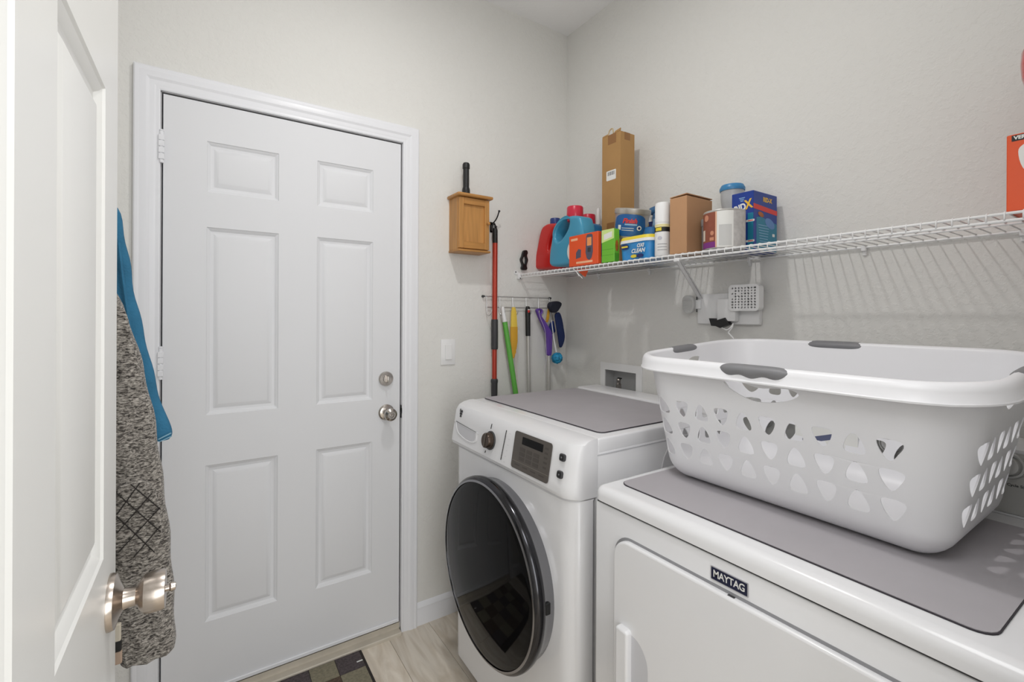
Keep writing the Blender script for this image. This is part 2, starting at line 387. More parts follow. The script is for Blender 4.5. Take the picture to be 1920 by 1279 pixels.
# the open near door: face looks to +x, free edge at y = -1.049
NX, NYF, NYH = -1.710, -1.049, -1.800
Mn = Matrix(((0, -1, 0, NX), (1, 0, 0, NYH), (0, 0, 1, 0), (0, 0, 0, 1)))      # local x -> +y, local y(depth) -> -x
cw = NYF - NYH
d2 = panel_door('door_2', cw, .012, 2.045, .035, [(.107, .327), (.431, .656)], [(.24, .83), (1.039, 1.626), (1.745, 1.93)], Mn, M_ndoor)
ky, kzz = -1.102, .963
kk = lathe_part('door_knob', [(.0355, 0), (.0355, .0025), (.034, .007), (.022, .011), (.0135, .015), (.0120, .022), (.0120, .028), (.0145, .030), (.0155, .0305), (.0205, .033), (.0245, .037), (.0262, .044), (.0262, .056), (.0252, .0600), (.0225, .0604), (0, .0604)], (NX, ky, kzz), (1, 0, 0), M_nickel2, d2, 48, 28)
lathe_part('turn_button', [(.0045, 0), (.0045, .004), (.006, .006), (.005, .011), (0, .012)], (NX + .0604, ky, kzz), (1, 0, 0), M_nickel2, kk, 12)
bm = BM(); box(bm, NX - .031, NX - .004, NYF, NYF + .0015, kzz - .028, kzz + .028, .0005, 1); obj('latch_plate', bm, M_nickel, d2)
bm = BM(); box(bm, NX - .024, NX - .012, NYF, NYF + .010, kzz - .008, kzz + .008, .003, 1); obj('latch_bolt', bm, M_nickel, d2)
for z in (1.82, 1.05, .25):
    bm = BM(); lathe(bm, [(.006, -.045), (.006, .045)], T(NX + .004, NYH - .004, z), 12); box(bm, NX - .03, NX + .001, NYH - .002, NYH, z - .045, z + .045); obj('hinge', bm, M_nickel, d2)

# ------------------------------------------------------------------ washer
wx0, wx1, wy0, wy1, wzt = -.715, -.045, -.968, -.250, 1.005
wash = thing('washing_machine', (-.4, -.62, 0), 'white front-loading washer with a round black glass door, in the far corner', 'washing machine')
bm = BM(); box(bm, wx0 + .014, wx1, wy0 + .001, wy1 - .001, .02, .985, .006, 2); obj('cabinet', bm, M_enamel, wash)
# lower front panel with rounded ends
def front_shell(name, x_back, x_front, z0, z1, rc, m, bul=.0, zr=.012):
    """panel closing the front: rounded left and right edges, gentle roundness top/bottom"""
    n = 8; ring = []
    pts = [(x_back, wy0)]
    for k in range(n + 1):
        a = PI / 2 * k / n; pts.append((x_front + rc - rc * math.sin(a), wy0 + rc - rc * math.cos(a)))
    for k in range(1, 8):
        t = k / 8; pts.append((x_front - bul * math.sin(PI * t), wy0 + rc + (wy1 - wy0 - 2 * rc) * t))
    for k in range(n + 1):
        a = PI / 2 * (1 - k / n); pts.append((x_front + rc - rc * math.sin(a), wy1 - rc + rc * math.cos(a)))
    pts.append((x_back, wy1))
    return pts
bm = BM(); pts = front_shell('', wx0, -.785, 0, 0, .06, None, .004)
rows_ = [(.03, .004), (.034, 0), (.838, 0), (.842, .004)]
R = [[bm.verts.new((x + ins, y, z)) for x, y in pts] for z, ins in rows_]
for a, b in zip(R, R[1:]):
    for i in range(len(pts) - 1): bm.faces.new((a[i], a[i + 1], b[i + 1], b[i]))
bm.faces.new(R[0]); bm.faces.new(R[-1]); obj('front_panel', bm, M_enamel, wash, ang=30)
# control console, leaning back and rounding into the top
bm = BM(); prof = [(-.698, .845), (-.712, .845), (-.785, .846), (-.796, .850), (-.8005, .862), (-.7966, .885), (-.7863, .945), (-.7812, .975), (-.768, .993), (-.745, 1.002), (-.715, 1.006), (-.698, 1.006)]
def con(y, s):                                                   # s: 0 at the ends .. 1 in the middle
    out = []
    for x, z in prof: out.append((-.712 + (x + .712) * s if x < -.712 else x, y, z))
    return out
st = []
for k in range(9):
    a = PI / 2 * k / 8; st.append((wy0 + .045 * (1 - math.cos(a)), .50 + .50 * math.sin(a)))
for k in range(1, 6): st.append((wy0 + .045 + (wy1 - wy0 - .068) * k / 6, 1.0))
for k in range(9):
    a = PI / 2 * (1 - k / 8); st.append((wy1 - .023 * (1 - math.cos(a)), .78 + .22 * math.sin(a)))
R = [[bm.verts.new(q) for q in con(y, s)] for y, s in st]
for a, b in zip(R, R[1:]):
    for i in range(len(prof) - 1): bm.faces.new((a[i], a[i + 1], b[i + 1], b[i]))
    bm.faces.new((a[-1], a[0], b[0], b[-1]))
bm.faces.new(R[0]); bm.faces.new(R[-1]); con_o = obj('console', bm, M_enamel2, wash, ang=30)
bm = BM(); box(bm, -.697, wx1, wy0 + .0005, wy1 - .0005, .962, 1.0055, .006, 3); obj('top_panel', bm, M_enamel, wash)
bm = BM(); box(bm, -.16, -.03, wy0 + .02, wy1 - .02, 1.0, 1.018, .009, 3); obj('rear_trim', bm, M_enamel2, wash)
# faces on the sloped console: frame following the slope
cb = Vector((-.8005, 0, .862)); ct = Vector((-.7815, 0, .973)); cv = (ct - cb).normalized()
def CF(px, py):
    """frame on the console face at the photographed place"""
    q = P(px, py, X, -.79)
    for _ in range(4): q = P(px, py, X, cb.x + (q.z - cb.z) / (ct.z - cb.z) * (ct.x - cb.x))
    return frame((q.x, q.y, q.z), (0, -1, 0), cv) @ T(0, 0, .0015)
def two(a, b):
    p, q = CF(*a).translation, CF(*b).translation; return p, q
# drawer grip
F0 = CF(876, 806); M_rec = mat('recess_shade_grey', (208, 208, 212), .5)
gp = [CF(*q).translation for q in ((857, 792), (893, 812), (890, 827), (878, 826), (864, 815), (859, 806))]
Fi = F0.inverted(); lp = [(Fi @ g)[:2] for g in gp]
def ngon_recess(name, loop, Fm, depth, m_in, parent, lip=.004):
    """raised lip round a sunken scoop"""
    c = Vector((sum(p[0] for p in loop) / len(loop), sum(p[1] for p in loop) / len(loop)))
    L = [Vector(p) for p in loop]; bm = BM()
    def ring(s, z): return [bm.verts.new(Fm @ Vector(((c + (p - c) * s).x, (c + (p - c) * s).y, z))) for p in L]
    R = [ring(1.16, -.002), ring(1.12, .0018), ring(1.03, .0018), ring(.98, 0.0002)]
    for a, b in zip(R, R[1:]):
        for i in range(len(L)): bm.faces.new((a[i], a[(i + 1) % len(L)], b[(i + 1) % len(L)], b[i]))
    o1 = obj(name, bm, M_enamel2, parent)
    return o1
a_, b_ = Vector(lp[0]), Vector(lp[1]); lp = [lp[0], tuple(a_.lerp(b_, .04)), tuple(a_.lerp(b_, .96)), lp[1], tuple(b_.lerp(Vector(lp[2]), .1))] + lp[2:] + [tuple(Vector(lp[-1]).lerp(a_, .93))]
lp2 = [tuple(q[:2]) for q in spl([(p[0], p[1]) + (0,) for p in lp], 4, True)]
dr = ngon_recess('drawer_handle', lp2, F0, .01, M_rec, wash)
patch('grip_recess_shade', lp2, F0, M_rec, dr, .0006)  # flat patch; its grey stands in for the shade inside the scoop
bm = BM(); p, q = two((856, 790), (893, 811)); tube(bm, [p, q], .0012, 6); obj('drawn_gap_shadow', bm, M_dgray, dr)  # dark rod drawn in as the shadow along the drawer edge
# logo, three stacked syllables
LF = CF(865, 775)
for k, s in enumerate(('Ken', 'mo', 're')): text('logo', s, .0150, LF @ T(0, .0095 - .0095 * k, 0), M_ink, wash, bold=.0009, sx=.95)
# dial
DF = CF(920, 826); dl = BM()
lathe(dl, [(.0305, -.003), (.0305, .002), (.027, .004), (.025, .020), (.0235, .022), (0, .0225)], DF, 40); dial = obj('dial', dl, mat('dial_brown', (82, 70, 62), .25, .7), wash, ang=30)
dl = BM(); lathe(dl, [(.0315, -.004), (.0315, .0015), (.0305, .0035), (.0285, .0035)], DF, 40, cap=False); obj('dial_ring', dl, M_dgray, dial)
bm = BM(); box(bm, -.003, .003, -.024, .024, .018, .026, .002, 1, DF); obj('dial_grip', bm, M_panel, dial)
for a, b in (((923, 795), (921, 804)), ((911, 845), (910, 849)), ((950.5, 807), (939.5, 862))):
    p, q = two(a, b); bm = BM(); tube(bm, [p, q], .0013, 6); obj('indicator_line', bm, M_ink, wash)
for i in range(6):
    c = CF(954 - i * 2.3, 812 + i * 10.5); text('lettering', ('Heavy', 'Normal', 'Quick', 'Delicate', 'Rinse', 'Spin')[i] if False else '- - -', .006, c @ T(.006, 0, 0), mat('ink_grey', (150, 150, 155), .5), wash, align='LEFT')
# display panel
pc = [CF(*q).translation for q in ((971, 809), (1039, 832), (1027, 905), (956, 875))]
w = ((pc[1] - pc[0]).length + (pc[2] - pc[3]).length) / 2; h = ((pc[0] - pc[3]).length + (pc[1] - pc[2]).length) / 2
c = sum(pc, Vector()) / 4; PF = frame(c, (0, -1, 0), cv)
pan = patch('display_panel', rrect(w, h, .009), PF, M_panel, wash, .0018)
patch('screen', rrect(w * .56, h * .20, .002), PF @ T(.002, h * .30, .0018), M_glass, pan, .0006)
patch('divider', rect(w * .97, .0014, 0, -h * .30), PF @ T(0, 0, .0018), mat('panel_line', (128, 120, 112), .4, .3), pan, .0003)
for i in (-1, 0, 1):
    for j in range(3): patch('button_mark', rrect(w * .15, h * .10, .002, 3, i * w * .19 - .008, h * .06 - j * h * .125), PF @ T(0, 0, .0018), mat('panel_btn', (76, 70, 65), .4, .2), pan, .0004)
for i in range(5): patch('button_mark', rrect(w * .08, h * .05, .001, 3, w * .38, h * .33 - i * h * .12), PF @ T(0, 0, .0018), MATS['panel_btn'], pan, .0004)
for i in range(4): patch('button_mark', rrect(w * .13, h * .04, .001, 3, -w * .33 + i * w * .22, -h * .38), PF @ T(0, 0, .0018), MATS['panel_btn'], pan, .0004)
for q in ((1056, 858), (1051, 890)):
    BF = CF(*q); me = curve_mesh([rrect(.0215, .020, .006)], .003, .0015); me.materials.clear(); me.transform(BF); b_ = fin('push_button', me, M_dgray, wash)
    patch('button_face', rrect(.015, .0135, .004), BF @ T(0, 0, .0045), M_black, b_, .0004)
    patch('symbol', ell(.005, .005, 12), BF @ T(0, 0, .005), M_gray, b_, .0003)
# round door
DC = AX((-.783, -.613, .525), (-1, 0, 0)) @ Matrix.Diagonal((1.02, 1.02, 1, 1))
wd = BM(); lathe(wd, [(.266, -.004), (.271, .004), (.271, .020), (.276, .034), (.279, .040)], DC, 96, cap=False)
door_o = obj('door', wd, M_chrome, wash, ang=40)
wd = BM(); lathe(wd, [(.277, .038), (.2835, .044), (.2855, .054), (.2845, .064), (.279, .071), (.272, .0745)], DC, 96, cap=False); obj('door_rim', wd, M_dchrome, door_o, ang=40)
wd = BM(); lathe(wd, [(.273, .072), (.266, .0755), (.252, .0785), (.225, .083), (.18, .089), (.13, .0935), (.08, .096), (0, .0975)], DC, 96, cap=False); obj('door_glass', wd, M_glass, door_o, ang=40)
wd = BM(); lathe(wd, [(.2745, .0725), (.2750, .0750), (.2715, .0770), (.2685, .0770)], DC, 96, cap=False); obj('chrome_band', wd, M_chrome, door_o, ang=40)
for k, dz in enumerate((.045, .018, -.035)):
    zz = .545 + dz; c = Vector((-.812, -.613 - math.sqrt(.276 ** 2 - (zz - .527) ** 2), zz)); lathe_part('screw', [(.0035, 0), (.003, .0015), (0, .002)], c, (0, -1, 0), M_black, door_o, 10)
bm = BM(); box(bm, -.822, -.804, -.898, -.882, .518, .552, .003, 1); obj('latch', bm, M_black, door_o)
for sx in (-.68, -.10):
    for sy in (wy0 + .06, wy1 - .06): lathe_part('foot', [(.022, 0), (.022, .012), (.012, .014), (.012, .034)], (sx, sy, 0), (0, 0, 1), M_dgray, wash, 16)
lathe_part('side_embossing', [(.100, -.001), (.100, .0012), (.096, .0016), (.094, .0004), (.03, .0004), (0, .0004)], (-.33, wy0, .86), (0, -1, 0), M_enamel, wash, 48)
bm = BM(); box(bm, -.70, wx1 + .0, wy0 - .0012, wy0 + .002, .958, .961); obj('seam', bm, M_rec, wash)

def matpad(name, x0, x1, y0, y1, z, label, loc, rot=0, r=.022):
    t = thing(name, loc, label, 'mat', 'grey drying mats on the machines')
    cx, cy = (x0 + x1) / 2, (y0 + y1) / 2; R_ = Matrix.Translation((cx, cy, z)) @ Matrix.Rotation(rot, 4, 'Z')
    bm = BM(); lp = rrect(x1 - x0, y1 - y0, r)
    for (s, za, zb, mm, nm) in ((0, 0, .0022, M_edge, 'border'),):
        a = [bm.verts.new(R_ @ Vector((p[0], p[1], za))) for p in lp]; b = [bm.verts.new(R_ @ Vector((p[0], p[1], zb))) for p in lp]
        bm.faces.new(a[::-1]); bm.faces.new(b)
        for i in range(len(a)): j = (i + 1) % len(a); bm.faces.new((a[i], a[j], b[j], b[i]))
    obj('border', bm, M_edge, t, smooth=False)
    bm = BM(); lp = rrect(x1 - x0 - .003, y1 - y0 - .003, r - .001)
    a = [bm.verts.new(R_ @ Vector((p[0], p[1], .0015))) for p in lp]; b = [bm.verts.new(R_ @ Vector((p[0], p[1], .0032))) for p in lp]
    bm.faces.new(a[::-1]); bm.faces.new(b)
    for i in range(len(a)): j = (i + 1) % len(a); bm.faces.new((a[i], a[j], b[j], b[i]))
    obj('pad', bm, M_mat, t, smooth=False)
    return t
matpad('drying_mat', -.655, -.162, -.935, -.255, 1.0065, 'grey mat lying bare on top of the front-loading washer', (-.4, -.6, 1.0065))

# ------------------------------------------------------------------ dryer
dx0, dx1, dy0, dy1, dzt = -.797, -.10, -1.803, -1.062, .930
dry = thing('clothes_dryer', (-.45, -1.43, 0), 'white dryer with a navy badge on its front, under the laundry basket', 'dryer')
bm = BM(); box(bm, dx0, dx1, dy0, dy1, .03, .890, .008, 2); obj('cabinet', bm, M_enamel, dry)
bm = BM(); box(bm, dx0 - .003, dx1, dy0 - .002, dy1 + .002, .8945, dzt, .022, 5, edges=lambda e: all(v.co.z > .92 for v in e.verts) or (abs(e.verts[0].co.z - e.verts[1].co.z) > .02 and all(v.co.x < -.5 for v in e.verts)))
obj('top_panel', bm, M_enamel, dry, ang=40)
bm = BM(); box(bm, dx0 + .004, dx1, dy0 + .004, dy1 - .004, .887, .897); obj('seam', bm, M_dgray, dry)
# drop door with rounded corners: proud of a shallow groove
dcy, dcz = (-1.135 - 1.735) / 2, (.833 + .15) / 2; dw_, dh_ = 1.735 - 1.135, .833 - .15
DFm = FX(dx0, dcy, dcz)
patch('door_groove', rrect(dw_ + .012, dh_ + .012, .050, 8), DFm, mat('groove', (150, 150, 153), .5), dry, .0008)
me = curve_mesh([rrect(dw_, dh_, .045, 8)], .004, .005, 3); me.materials.clear(); me.transform(DFm @ T(0, 0, .0035)); dd = fin('door', me, M_enamel, dry, ang=50)
# handle: scooped recess with a raised lip on its left
hy0, hy1, hz1 = -1.170, -1.246, .638
hl = [(0, 0), (.006, .004)]
rec = []
for k in range(9):
    a = PI / 2 * k / 8; rec.append((.034 + .046 * math.sin(a), -.060 + .055 * math.cos(a)))
rec = [(.034, -.30)] + rec + [(.080, -.30)]
HF = FX(dx0 - .0125, hy0 + .012, hz1)
bm = BM()
n = len(rec); top = [bm.verts.new(HF @ Vector((p[0], p[1], .0002))) for p in rec]; bot = [bm.verts.new(HF @ Vector((.034 + (p[0] - .034) * .9, p[1] * .97 - .004, .0016 - .001))) for p in rec]
bm.faces.new(bot)
for i in range(n): j = (i + 1) % n; bm.faces.new((top[i], top[j], bot[j], bot[i]))
hd = obj('door_handle', bm, mat('handle_recess', (206, 206, 210), .35), dd, ang=40)
me = curve_mesh([rrect(.036, .31, .008)], .006, .0055, 3); me.materials.clear(); me.transform(HF @ T(.016, -.150, .004)); fin('handle_lip', me, M_enamel, dd, ang=50)
# badge
BF = FX(dx0 - .0005, -1.415, .858)
bd = patch('badge', rrect(.0735, .0255, .001, 2), BF, mat('badge_silver', (196, 196, 200), .35, .4), dry, .0012)
patch('badge_field', rrect(.0700, .0222, .0006, 2), BF @ T(0, 0, .0012), mat('badge_navy', (28, 32, 60), .3), bd, .0005)
text('lettering', 'MAYTAG', .0185, BF @ T(0, 0, .0018), M_lab, bd, bold=.0003, sx=.86, space=.95)
bm = BM(); box(bm, dx0 - .006, dx0, -1.428, -1.414, .829, .834, .001, 1); obj('catch', bm, M_dgray, dry)
for sx in (-.75, -.16):
    for sy in (dy0 + .05, dy1 - .05): lathe_part('foot', [(.02, 0), (.02, .012), (.01, .014), (.01, .034)], (sx, sy, 0), (0, 0, 1), M_dgray, dry, 16)
# rear console
cx0 = -.195
bm = BM(); pr = [(cx0, .930), (cx0 + .012, 1.068), (cx0 + .030, 1.076), (-.075, 1.076), (-.055, .93)]
a = [bm.verts.new((x, dy0 + .004, z)) for x, z in pr]; b = [bm.verts.new((x, dy1 - .004, z)) for x, z in pr]
for i in range(len(pr)): j = (i + 1) % len(pr); bm.faces.new((a[i], a[j], b[j], b[i]))
bm.faces.new(a); bm.faces.new(b); obj('rear_console', bm, M_enamel, dry, ang=40)
KV = Vector((.012, 0, .138)).normalized()
KF = frame((cx0 + .0055, (dy0 + dy1) / 2, .998), (0, -1, 0), KV)
cf = patch('console_face', rrect(.725, .126, .003), KF, mat('console_grey', (196, 196, 193), .5, .0, var=.05, vscale=1.2), dry, .002)
patch('console_edge', rect(.725, .004, 0, -.066), KF, M_enamel2, dry, .004)
for ky_, rr in ((-1.668, .028), (-1.47, .028), (-1.29, .022), (-1.16, .022)):
    g = KF @ T(-(ky_ - (dy0 + dy1) / 2), .036, .002); b_ = BM(); lathe(b_, [(rr, 0), (rr, .006), (rr * .92, .010), (rr * .80, .010), (rr * .76, .007), (rr * .70, .008), (rr * .68, .016), (rr * .62, .019), (0, .020)], g, 32)
    obj('knob', b_, mat('knob_silver', (200, 200, 198), .3, .5), cf, ang=30)
text('lettering', 'Cycle Signal', .0075, KF @ T(.252, -.004, .0022), M_ink, cf, bold=.0001)
text('lettering', 'Sensing', .0085, KF @ T(.290, -.050, .0022), M_ink, cf, bold=.0002)
text('lettering', 'Cycle Signal', .0075, KF @ T(.04, -.004, .0022), M_ink, cf)
matpad('drying_mat', -.752, -.262, -1.757, -1.097, .9302, 'grey mat under the laundry basket, on the dryer', (-.5, -1.43, .9302), math.radians(-.8), .026)

# ------------------------------------------------------------------ laundry basket
bz0 = .9345
XB0, XB1, YB0, YB1, RB = -.600, -.235, -1.665, -1.115, .05
bsk = thing('laundry_basket', (-.41, -1.39, bz0), 'white plastic laundry basket with grey grips and rounded triangular holes, on the dryer', 'basket')
sb, ss, sf, sc = (YB1 - YB0) / 2 - RB, (XB1 - XB0) - 2 * RB, (YB1 - YB0) - 2 * RB, RB * PI / 2
YM = (YB0 + YB1) / 2
segs = [('l', sb), ('c', sc), ('l', ss), ('c', sc), ('l', sf), ('c', sc), ('l', ss), ('c', sc), ('l', sb)]
starts = [(XB1, YM), None, (XB1 - RB, YB1), None, (XB0, YB1 - RB), None, (XB0 + RB, YB0), None, (XB1, YB0 + RB)]
dirs = [(0, 1), None, (-1, 0), None, (0, -1), None, (1, 0), None, (0, 1)]
nrm = [(1, 0), None, (0, 1), None, (-1, 0), None, (0, -1), None, (1, 0)]
cent = {1: (XB1 - RB, YB1 - RB, 0), 3: (XB0 + RB, YB1 - RB, 90), 5: (XB0 + RB, YB0 + RB, 180), 7: (XB1 - RB, YB0 + RB, 270)}
LT = sum(s[1] for s in segs)
def base(u):
    u = u % LT if u < LT else LT
    for i, (k, L) in enumerate(segs):
        if u <= L + 1e-9 or i == 8:
            if k == 'l':
                s, d, n_ = starts[i], dirs[i], nrm[i]; return s[0] + d[0] * u, s[1] + d[1] * u, n_[0], n_[1]
            cx, cy, a0 = cent[i]; a = math.radians(a0 + 90 * u / L); return cx + RB * math.cos(a), cy + RB * math.sin(a), math.cos(a), math.sin(a)
        u -= L
HB_ = .306
def off(h):
    r = .048
    o = -r + math.sqrt(max(0, r * r - (r - min(h, r)) ** 2))
    return o + .058 * (h / HB_)
def bpt(u, h, dn=0.0, dz=0.0):
    x, y, nx, ny = base(u); o = off(h) + dn
    X_, Y_ = x + nx * o, y + ny * o
    return Vector((X_, Y_, bz0 + h * (1 + .11 * max(0, min(1, (X_ + .66) / .5))) + dz))
U_F = sb + sc + ss + sc; U_L = sb + sc; U_R = U_F + sf + sc
def tri(cu, ch, up, w=.0355, hh=.039):
    k = 1 if up else -1
    pts = [(0, .5), (.30, .22), (.48, -.22), (.40, -.45), (0, -.5), (-.40, -.45), (-.48, -.22), (-.30, .22)]
    return [(cu + q.x, ch + q.y) for q in spl([(a * w, b * hh * k, 0) for a, b in pts], 3, True)]
holes = []
for ch in (.184, .131, .078):
    for k in range(10):
        holes.append(tri(U_F + (YB1 - RB) - (-1.142 - k * .0512), ch, k % 2 == 0))
        uu = (sb + 2 * sc + ss) * 0 + (YM - (-1.142 - k * .0512)) * -1
        holes.append(tri((uu % LT) if abs(uu) > .02 else .0256, ch, k % 2 == 1))
    for k in range(6):
        holes.append(tri(U_L + ss / 2 + (k - 2.5) * .052, ch, k % 2 == 0)); holes.append(tri(U_R + ss / 2 + (k - 2.5) * .052, ch, k % 2 == 1))
def crescent(cu, w, top, hgt):
    pts = [(-.5, -.12), (-.40, .0), (-.22, .0), (0, -.20), (.18, -.12), (.38, -.05), (.5, -.30), (.36, -.72), (.1, -1.0), (-.12, -1.0), (-.36, -.6)]
    return [(cu + q.x, top + q.y) for q in spl([(a * w, b * hgt, 0) for a, b in pts], 3, True)]
UG = {'front': U_F + (YB1 - RB) + 1.388, 'back': (-1.336 - YM) % LT, 'left': U_L + (XB1 - RB) + .44, 'right': U_R + ((-.44) - (XB0 + RB))}
holes.append(crescent(UG['front'], .156, .270, .036)); holes.append(crescent(UG['back'], .150, .272, .034))
holes.append(crescent(UG['left'], .12, .277, .034)); holes.append(crescent(UG['right'], .12, .277, .034))
# keep holes off the seam
clean = [h for h in holes if min(p[0] for p in h) > .002 and max(p[0] for p in h) < LT - .002]
me = curve_mesh([[(0, 0), (LT, 0), (LT, HB_ - .004), (0, HB_ - .004)]] + clean)
b_ = bmesh.new(); b_.from_mesh(me)
def cut(axis, val):
    n_ = Vector((1, 0, 0)) if axis == 0 else Vector((0, 1, 0))
    bmesh.ops.bisect_plane(b_, geom=b_.verts[:] + b_.edges[:] + b_.faces[:], plane_co=n_ * val, plane_no=n_, dist=1e-6)
acc = 0
for k, L in segs:
    if k == 'c':
        for i in range(11): cut(0, acc + L * i / 10)
    acc += L
for h in (.002, .005, .010, .016, .024, .034, .048, .06, .12, .18, .24): cut(1, h)
for v in b_.verts: v.co = bpt(min(v.co.x, LT - 1e-7) if v.co.x < LT - 1e-5 else 0.0, v.co.y)
bmesh.ops.remove_doubles(b_, verts=b_.verts, dist=2e-5)
bmesh.ops.recalc_face_normals(b_, faces=b_.faces); b_.to_mesh(me); b_.free(); me.materials.clear()
tmp = bpy.data.objects.new('tmp', me); COL.objects.link(tmp); sol = tmp.modifiers.new('s', 'SOLIDIFY'); sol.thickness = .0026; sol.offset = 0
me2 = bpy.data.meshes.new_from_object(tmp.evaluated_get(bpy.context.evaluated_depsgraph_get())); bpy.data.objects.remove(tmp); me2.materials.clear()
body = fin('body', me2, M_bplast, bsk, ang=40)
bm = BM(); NU = 72; low = [bpt(LT * i / NU, 0.0) for i in range(NU)]
a = [bm.verts.new(p) for p in low]; b = [bm.verts.new(p + Vector((0, 0, .003))) for p in low]
bm.faces.new(a[::-1]); bm.faces.new(b)
for i in range(NU): j = (i + 1) % NU; bm.faces.new((a[i], a[j], b[j], b[i]))
obj('bottom', bm, M_bplast, bsk)
# rolled rim
us = []; acc = 0
for k, L in segs:
    m_ = 8 if k == 'c' else max(4, int(L / .03))
    for i in range(m_): us.append(acc + L * i / m_)
    acc += L
rp = [(-.0015, -.014), (-.0015, -.002), (.002, .0025), (.007, .004), (.013, .003), (.018, -.002), (.0205, -.010), (.022, -.026), (.0240, -.028), (.0235, -.031), (.0190, -.031), (.0180, -.012), (.012, -.003), (.004, -.004), (.0015, -.014)]
bm = BM(); R = [[bm.verts.new(bpt(u, HB_, dn, dz)) for dn, dz in rp] for u in us]
for i in range(len(R)):
    a, b = R[i], R[(i + 1) % len(R)]
    for k in range(len(rp) - 1): bm.faces.new((a[k], a[k + 1], b[k + 1], b[k]))
bmesh.ops.remove_doubles(bm, verts=bm.verts, dist=1e-6); obj('rim', bm, M_bplast, bsk, ang=50)
def grip(u0, L, sc_=1.0):
    bm = BM(); n1, n2 = 28, 18; R = []
    for i in range(n1 + 1):
        t = -1 + 2 * i / n1; e = max(0.02, (1 - abs(t) ** 5)) ** .5; wv = .0045 * math.cos(t * 9.0) * (1 - t * t)
        ring = []
        for k in range(n2):
            a = 2 * PI * k / n2; dn = .0100 + .0165 * e * math.cos(a) * sc_; dz = -.0060 + (.0118 * e * math.sin(a))
            if math.sin(a) < 0 and math.cos(a) > -.3: dz += -.006 * e * -math.sin(a) * 1.0 + wv * math.sin(a)
            ring.append(bm.verts.new(bpt(u0 + t * L / 2, HB_, dn, dz)))
        R.append(ring)
    for A, B in zip(R, R[1:]):
        for k in range(n2): bm.faces.new((A[k], A[(k + 1) % n2], B[(k + 1) % n2], B[k]))
    bm.faces.new(R[0]); bm.faces.new(R[-1]); obj('grip', bm, M_gray, bsk, ang=60)
grip(UG['front'], .150); grip(UG['back'], .150); grip(UG['left'], .13); grip(UG['right'], .13)
# paper labels stuck inside the long back wall, seen through two holes
q = P(1500, 903, X, -.27); LFm = FX(-.222, q.y - .04, bz0 + .075)
lb = patch('paper_label', rect(.15, .075), LFm, M_lab, bsk, .0006, label='white printed label inside the basket')
patch('label_band', rect(.10, .014, -.02, .012), LFm @ T(0, 0, .0006) @ Matrix.Rotation(.35, 4, 'Z'), mat('label_slate', (92, 98, 128), .5), lb, .0004)
for i in range(5): patch('label_bar', rect(.0022, .022, -.03 + i * .006, -.016), LFm @ T(0, 0, .0006), M_gray, lb, .0004)

# ------------------------------------------------------------------ wire shelf
SZ = 1.5525                                     # axis height of the deck wires; things stand at SZ + .002
ZI = SZ + .0022
shelf = thing('wire_shelf', (0, -.9, SZ), 'long white wire shelf running along the right wall', 'shelf')
pts = [(-.003, 0, 0), (-.299, 0, 0), (-.3045, 0, -.0015), (-.3065, 0, -.006), (-.3065, 0, -.018)]
bm = BM(); tube(bm, pts, .0016, 6); wme = bpy.data.meshes.new('deck_wire'); bmesh.ops.recalc_face_normals(bm, faces=bm.faces); bm.to_mesh(wme); bm.free(); wme.materials.append(M_wire)
for p in wme.polygons: p.use_smooth = True
y = -.030
while y > -1.81:
    o = bpy.data.objects.new('deck_wire', wme); COL.objects.link(o); o.parent = shelf; o.location = (0, y + .9, 0); y -= .0254
def rod(name, a, b, r, m, parent, n=10, label=None):
    bm = BM(); tube(bm, [a, b], r, n); return obj(name, bm, m, parent, label=label)
rod('back_rod', (-.008, -.012, SZ - .0045), (-.008, -1.825, SZ - .0045), .0030, M_wire, shelf)
rod('middle_rod', (-.155, -.012, SZ - .0045), (-.155, -1.825, SZ - .0045), .0026, M_wire, shelf)
rod('front_rod', (-.3030, -.012, SZ - .004), (-.3030, -1.825, SZ - .004), .0030, M_wire, shelf)
rod('lip_rod', (-.3045, -.012, SZ - .0185), (-.3045, -1.825, SZ - .0185), .0030, M_wire, shelf)
for yy in (-.25, -.56, -1.003, -1.345, -1.66):
    bm = BM(); box(bm, -.014, 0, yy - .006, yy + .006, SZ - .016, SZ + .003, .002, 1); box(bm, -.006, 0, yy - .005, yy + .005, SZ - .028, SZ - .012, .0015, 1); obj('wall_clip', bm, M_wire, shelf)
bm = BM(); box(bm, -.318, -.292, -.014, 0, SZ - .027, SZ + .006, .003, 2); lathe(bm, [(.003, 0), (.0025, .0015), (0, .002)], AX((-.325, -.003, SZ + .006), (0, -1, 0)), 10); box(bm, -.334, -.312, -.004, 0, SZ - .004, SZ + .016, .001, 1)
obj('end_bracket', bm, M_wire, shelf)
for c in ((-.327, -.005, SZ + .008), (-.306, -.0145, SZ - .022)): lathe_part('screw', [(.0034, 0), (.003, .0012), (0, .0016)], c, (0, -1, 0), M_dgray, shelf, 10)
bm = BM(); a = Vector((-.300, -.925, SZ - .021)); b = Vector((-.004, -.815, 1.405)); d = (b - a).normalized(); side = d.cross(Vector((0, 1, 0))).normalized()
wv = Vector((0, 1, 0))
for s0, s1, t0, t1 in ((-.009, .009, -.001, .001), (-.009, -.007, -.001, .007), (.007, .009, -.001, .007)):
    q = [a + wv * s + side * t for s, t in ((s0, t0), (s1, t0), (s1, t1), (s0, t1))]; q2 = [p + (b - a) for p in q]
    A = [bm.verts.new(p) for p in q]; B = [bm.verts.new(p) for p in q2]; bm.faces.new(A); bm.faces.new(B)
    for i in range(4): bm.faces.new((A[i], A[(i + 1) % 4], B[(i + 1) % 4], B[i]))
box(bm, -.309, -.293, a.y - .011, a.y + .011, SZ - .027, SZ - .014, .003, 1)
obj('brace', bm, M_wire, shelf, smooth=False)
